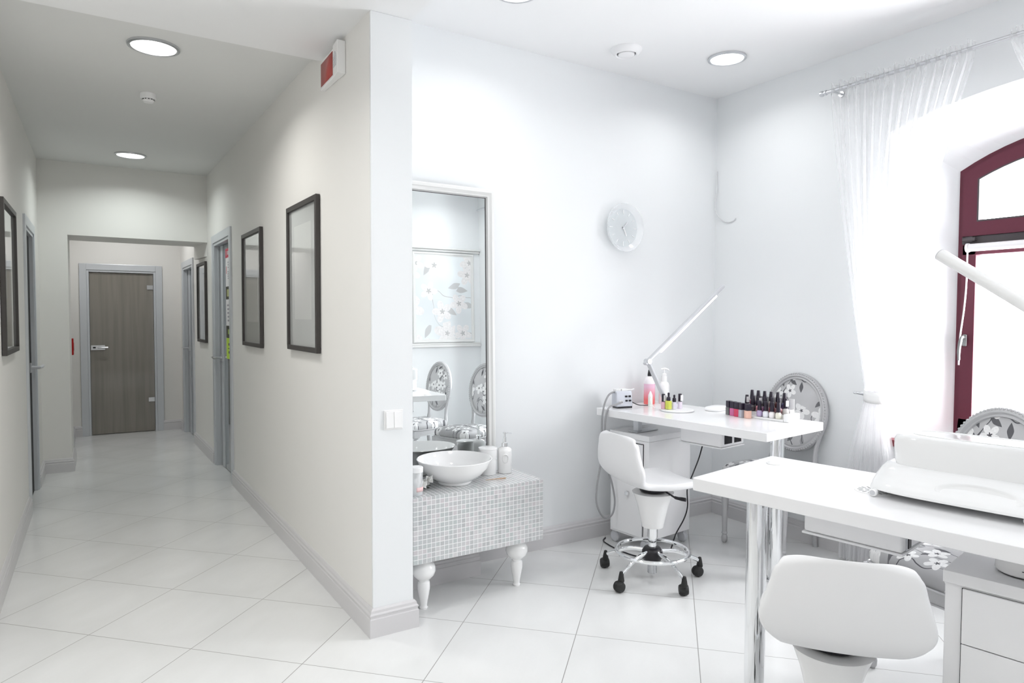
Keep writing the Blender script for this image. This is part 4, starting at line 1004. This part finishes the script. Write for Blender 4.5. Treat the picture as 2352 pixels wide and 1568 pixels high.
hose = MB().tube([(2.895, 3.39, 1.005), (2.862, 3.38, 1.003), (2.826, 3.375, .985), (2.790, 3.37, .930), (2.768, 3.365, .842), (2.765, 3.365, .70), (2.755, 3.36, .557), (2.720, 3.35, .42), (2.708, 3.34, .308), (2.735, 3.33, .232), (2.785, 3.33, .195), (2.835, 3.33, .222), (2.855, 3.335, .300), (2.838, 3.34, .404), (2.812, 3.345, .494), (2.778, 3.345, .669), (2.780, 3.345, .84), (2.806, 3.345, .910), (2.86, 3.337, .930), (2.912, 3.332, .943)], .0062, 10, smooth=6).build('drill_hose', GREYH)
tag(hose, 'grey drill hose looping down from the control box beside the trolley', 'hose')
cab = MB().tube([(3.03, 3.385, .935), (3.07, 3.36, .912), (3.13, 3.352, .905), (3.2, 3.36, .9055)], .003, 6, smooth=5).build('power_cord', BLACK)
tag(cab, 'short black cord lying on the far table behind the small bottles', 'cord')
cab = MB().tube([(3.250, 2.94, .738), (3.252, 2.965, .66), (3.247, 2.985, .59), (3.215, 3.0, .50), (3.178, 3.01, .41), (3.182, 3.01, .297), (3.164, 3.02, .216), (3.10, 3.03, .12), (3.07, 3.05, .012), (3.02, 3.07, .005), (2.93, 3.02, .005), (2.86, 3.06, .005), (2.82, 3.22, .005), (2.84, 3.42, .005), (2.90, 3.48, .005)], .0042, 8, smooth=6).build('power_cord', BLACK)
tag(cab, 'black power cord hanging from the dust extractor across the trolley to the floor', 'cord')
wc = MB().tube([(3.085, 3.21, .9035), (3.098, 3.25, .915), (3.12, 3.29, .945), (3.135, 3.30, .965)], .0025, 6, smooth=5).build('white_wire', PLASTIC)
tag(wc, 'thin white wire rising between the small bottles on the far table', 'wire')
def liquid(name, col, rough=.12): return mat(name, col, rough, coat=.6)
PINKB = mat('pink_bottle', (.86, .38, .46), .15, coat=.4); n = N(PINKB); zz = n.sep(n.coord())[2]
n.base(n.mix(n.ramp(zz, .12, .03), (.86, .55, .70, 1), (.90, .16, .16, 1)))
t = thing('pink_lotion_bottle', 'tall bottle of pink lotion with a black cap behind the lamp', 'bottle', (3.235, 3.425, Zt))
MB().lathe([(.036, 0), (.039, .004), (.039, .135), (.039, .14)], seg=32).build('bottle_body', PINKB, t, angle=50)
MB().lathe([(.039, .14), (.038, .160), (.028, .183), (.013, .192)], seg=32, cap=False).build('bottle_shoulder', mat('milky_plastic', (.86, .82, .85), .25), t, angle=50)
MB().lathe([(.014, .190), (.014, .205), (.010, .225), (.008, .236), (0, .237)], seg=20).build('cap', BLACK, t)
t = thing('pump_bottle', 'white pump bottle right of the lamp arm', 'bottle', (3.335, 3.385, Zt), math.radians(-35))
MB().lathe([(.034, 0), (.036, .004), (.036, .125), (.028, .146), (.020, .152), (.020, .185), (.019, .19)], seg=32).build('bottle_body', PLASTIC, t, angle=50)
MB().lathe([(.016, .189), (.016, .205), (.006, .21), (.006, .236)], seg=20).build('pump_collar', PLASTIC, t)
MB().tube([(-.022, 0, .238), (0, 0, .242), (.022, 0, .238), (.034, 0, .228)], [.006, .008, .006, .003], 8, smooth=3).build('pump_head', PLASTIC, t)
t = thing('dropper_bottle', 'small white pointed dropper bottle before the pink lotion bottle', 'bottle', (3.150, 3.325, Zt))
MB().lathe([(.014, 0), (.015, .003), (.015, .060), (.012, .064)], seg=20).build('bottle_body', mat('milk_green', (.80, .84, .78), .3), t)
MB().lathe([(.015, .063), (.014, .076), (.004, .100), (0, .103)], seg=20).build('cap', PLASTIC, t)
def vial(x, y, label, liq, capm, h=.085, r=.015, dropper=True, tagl=False, sq=False):
    t = thing('oil_bottle', label, 'bottle', (x, y, ZT1 + .0125)); hb = h * .55
    if sq: MB().prism(rrect(-r, -r, r, r, .003), 0, hb).build('bottle_body', liq, t, bevel=.003)
    else: MB().lathe([(r * .95, 0), (r, .003), (r, hb - .004), (r * .6, hb)], seg=22).build('bottle_body', liq, t)
    if dropper: MB().lathe([(r * .75, hb), (r * .8, hb + .004), (r * .75, hb + .022), (.006, hb + .026), (.007, h + .004), (0, h + .008)], seg=20).build('cap', capm, t)
    else:
        c = MB().lathe([(r * .78, hb), (r * .74, h + .010), (0, h + .012)], seg=20).build('cap', capm, t)
    if tagl: MB().box(-.011, -.017, hb + .004, .012, -.014, h + .004).build('paper_label', PAPER, c if not dropper else t, bevel=.001)
    return t
c0 = (3.145, 3.075)
vial(c0[0] - .070, c0[1] + .052, 'pink oil bottle with a labelled cap, leftmost on the lamp base', liquid('pink_oil', (.75, .45, .55)), DKCAP, dropper=False, tagl=True)
vial(c0[0] - .058, c0[1] + .018, 'yellow oil bottle with a black dropper cap on the lamp base', liquid('yellow_oil', (.62, .66, .10)), DKCAP, h=.10, sq=True)
vial(c0[0] - .018, c0[1] + .008, 'lilac oil bottle with a black dropper cap on the lamp base', liquid('lilac_oil', (.74, .70, .84)), DKCAP, h=.085)
vial(c0[0] + .030, c0[1] + .005, 'pale lilac bottle with a white labelled cap, rightmost on the lamp base', liquid('pale_lilac_oil', (.80, .72, .82)), DKCAP, dropper=False, tagl=True)
t = thing('hand_rest', 'white padded hand rest lying on the far table', 'hand rest', (3.40, 2.975, Zt), math.radians(15))
m = MB(); o_ = rrect(-.10, -.055, .10, .055, .05, 8)
lv = [(.94, 0), (1, .004), (1, .012), (.96, .019), (.85, .023), (.01, .025)]
k = len(o_); m._add([(a * s_, b * s_, z_) for s_, z_ in lv for a, b in o_], [(i * k + j, i * k + (j + 1) % k, (i + 1) * k + (j + 1) % k, (i + 1) * k + j) for i in range(len(lv) - 1) for j in range(k)]); m.build('pad', LEATHER, t, angle=60)
MB().prism(rrect(-.09, -.045, .09, .045, .04, 8), -.0003, .004).build('pad_base', LIGHTGREY, t)
# polish display
t = thing('polish_stand', 'white stepped stand holding nail polishes on the far table', 'stand', (3.36, 2.60, Zt), math.radians(6.9))
st = t
MB().box(-.050, -.165, 0, -.010, .13, .012).build('front_step', PLASTIC, t, bevel=.002)
MB().box(-.010, -.165, 0, .030, .13, .034).build('middle_step', PLASTIC, t, bevel=.002)
MB().box(.030, -.165, 0, .070, .13, .062).build('back_step', PLASTIC, t, bevel=.002)
MB().box(.070, -.165, 0, .073, .13, .122).build('back_panel', PLASTIC, t, bevel=.001)
MB().box(-.05, -.200, 0, .073, -.166, .045).build('end_block', PLASTIC, t, bevel=.003)
ca, sa = math.cos(math.radians(6.9)), math.sin(math.radians(6.9))
def sp(x, y): return (3.36 + x * ca - y * sa, 2.60 + x * sa + y * ca)
protos = {}
def polish(x, y, z, col, label, kind='taper', tagl=False, s=1.0):
    t = thing('nail_polish', label, 'nail polish', (x, y, z), math.radians(random.uniform(-25, 5)), 'nail polishes on the far table')
    mm = liquid('polish_' + label.split()[0], col, .1)
    if kind == 'square':
        MB().prism(rrect(-.0165, -.0165, .0165, .0165, .004), 0, .046).build('bottle_body', mm, t, bevel=.002)
        MB().prism(rrect(-.0155, -.0155, .0155, .0155, .003), .047, .086).build('cap', DKCAP, t, bevel=.001)
    else:
        MB().lathe([(.013 * s, 0), (.0165 * s, .004), (.0175 * s, .016), (.0165 * s, .030), (.010 * s, .037), (.008 * s, .040)], seg=22).build('bottle_body', mm, t, angle=50)
        MB().lathe([(.0125 * s, .038), (.0120 * s, .060), (.0095 * s, .092), (.0085 * s, .094), (0, .095)], seg=22).build('cap', DKCAP, t)
    if tagl: MB().box(-.009, -.0150, .050, .009, -.0125, .084).build('cap_label', PAPER, t)
    return t
A = [((.10, .10, .10), 'smoky grey nail polish, leftmost of the front row'), ((.55, .12, .30), 'magenta nail polish, second of the front row'), ((.60, .03, .10), 'crimson nail polish in the front row'), ((.40, .42, .48), 'silver-grey nail polish left of the peach one'), ((.82, .50, .40), 'peach nail polish with a square black cap, front right')]
for (px, py), (c, lb) in zip([(3.300, 2.790), (3.292, 2.752), (3.285, 2.714), (3.279, 2.676), (3.278, 2.634)], A): polish(px, py, Zt, c, lb, 'square')
B = [((.50, .40, .62), 'violet nail polish between the peach and the white ones'), ((.84, .85, .90), 'white nail polish, left of the two white ones'), ((.86, .83, .84), 'milky nail polish, right of the white one'), ((.80, .79, .68), 'cream nail polish at the right end of the lower step')]
for i, (c, lb) in enumerate(B): polish(*sp(-.030, -.004 - .040 * i), Zt + .0125, c, lb)
polish(*sp(.010, -.146), Zt + .0345, (.55, .53, .52), 'taupe nail polish with a white labelled cap, rightmost', tagl=True)
Cc = [((.35, .05, .08), 'wine nail polish'), ((.06, .05, .06), 'black nail polish'), ((.55, .2, .25), 'rose nail polish'), ((.3, .12, .25), 'plum nail polish')]
NM = ['leftmost', 'second', 'third', 'fourth']
for i in range(4): polish(*sp(.010, .105 - .040 * i), Zt + .0345, Cc[i][0], Cc[i][1] + ' on the middle step, %s from the left' % NM[i], tagl=(i in (0, 2)))
for i in range(2): polish(*sp(.010, -.060 - .043 * i), Zt + .0345, ((.6, .1, .12), (.65, .3, .32))[i], ('scarlet nail polish behind the milky one', 'dusty pink nail polish behind the cream one')[i])
Dd = [((.2, .05, .1), 'maroon nail polish'), ((.05, .05, .08), 'navy nail polish'), ((.3, .3, .32), 'slate nail polish'), ((.5, .4, .4), 'mauve nail polish'), ((.15, .05, .05), 'brown nail polish'), ((.1, .1, .2), 'indigo nail polish')]
WD = ['leftmost', 'second from left', 'third from left', 'third from right', 'second from right', 'rightmost']
for i in range(6): polish(*sp(.050, .095 - .042 * i), Zt + .0625, Dd[i][0], Dd[i][1] + ' on the top step, ' + WD[i])

# ------------------------------------------------------------------ the wall seen in the mirror
t = thing('wallpaper_panel', 'framed panel of grey rose wallpaper seen in the tall mirror', 'wall panel', (3.52, YS, 1.27))
PWD, PHT = .86, 1.18
m = MB(); o = m.box(-PWD / 2 + .05, 0, .08, PWD / 2 - .05, .008, PHT - .08).build('wallpaper', WALLPAPER, t, flat=True)
m = MB(); frame_ring(m, PWD - .05, PHT - .11, [(0, 0), (0, .016), (.008, .022), (.020, .020), (.028, .012), (.040, .010), (.040, 0)]); o = m.build('inner_moulding', PAINTW, t, rot=(0, 0, PI)); o.location = (0, 0, .055)
MB().box(-PWD / 2 - .35, 0, PHT - .045, .485, .030, PHT - .02).box(-PWD / 2 - .35, 0, PHT - .02, .485, .045, PHT).build('top_rail', PAINTW, t, bevel=.006, seg=3)
MB().box(-PWD / 2 - .35, 0, .0, .485, .030, .03).box(-PWD / 2 - .35, 0, .03, .485, .020, .05).build('bottom_rail', PAINTW, t, bevel=.006, seg=3)
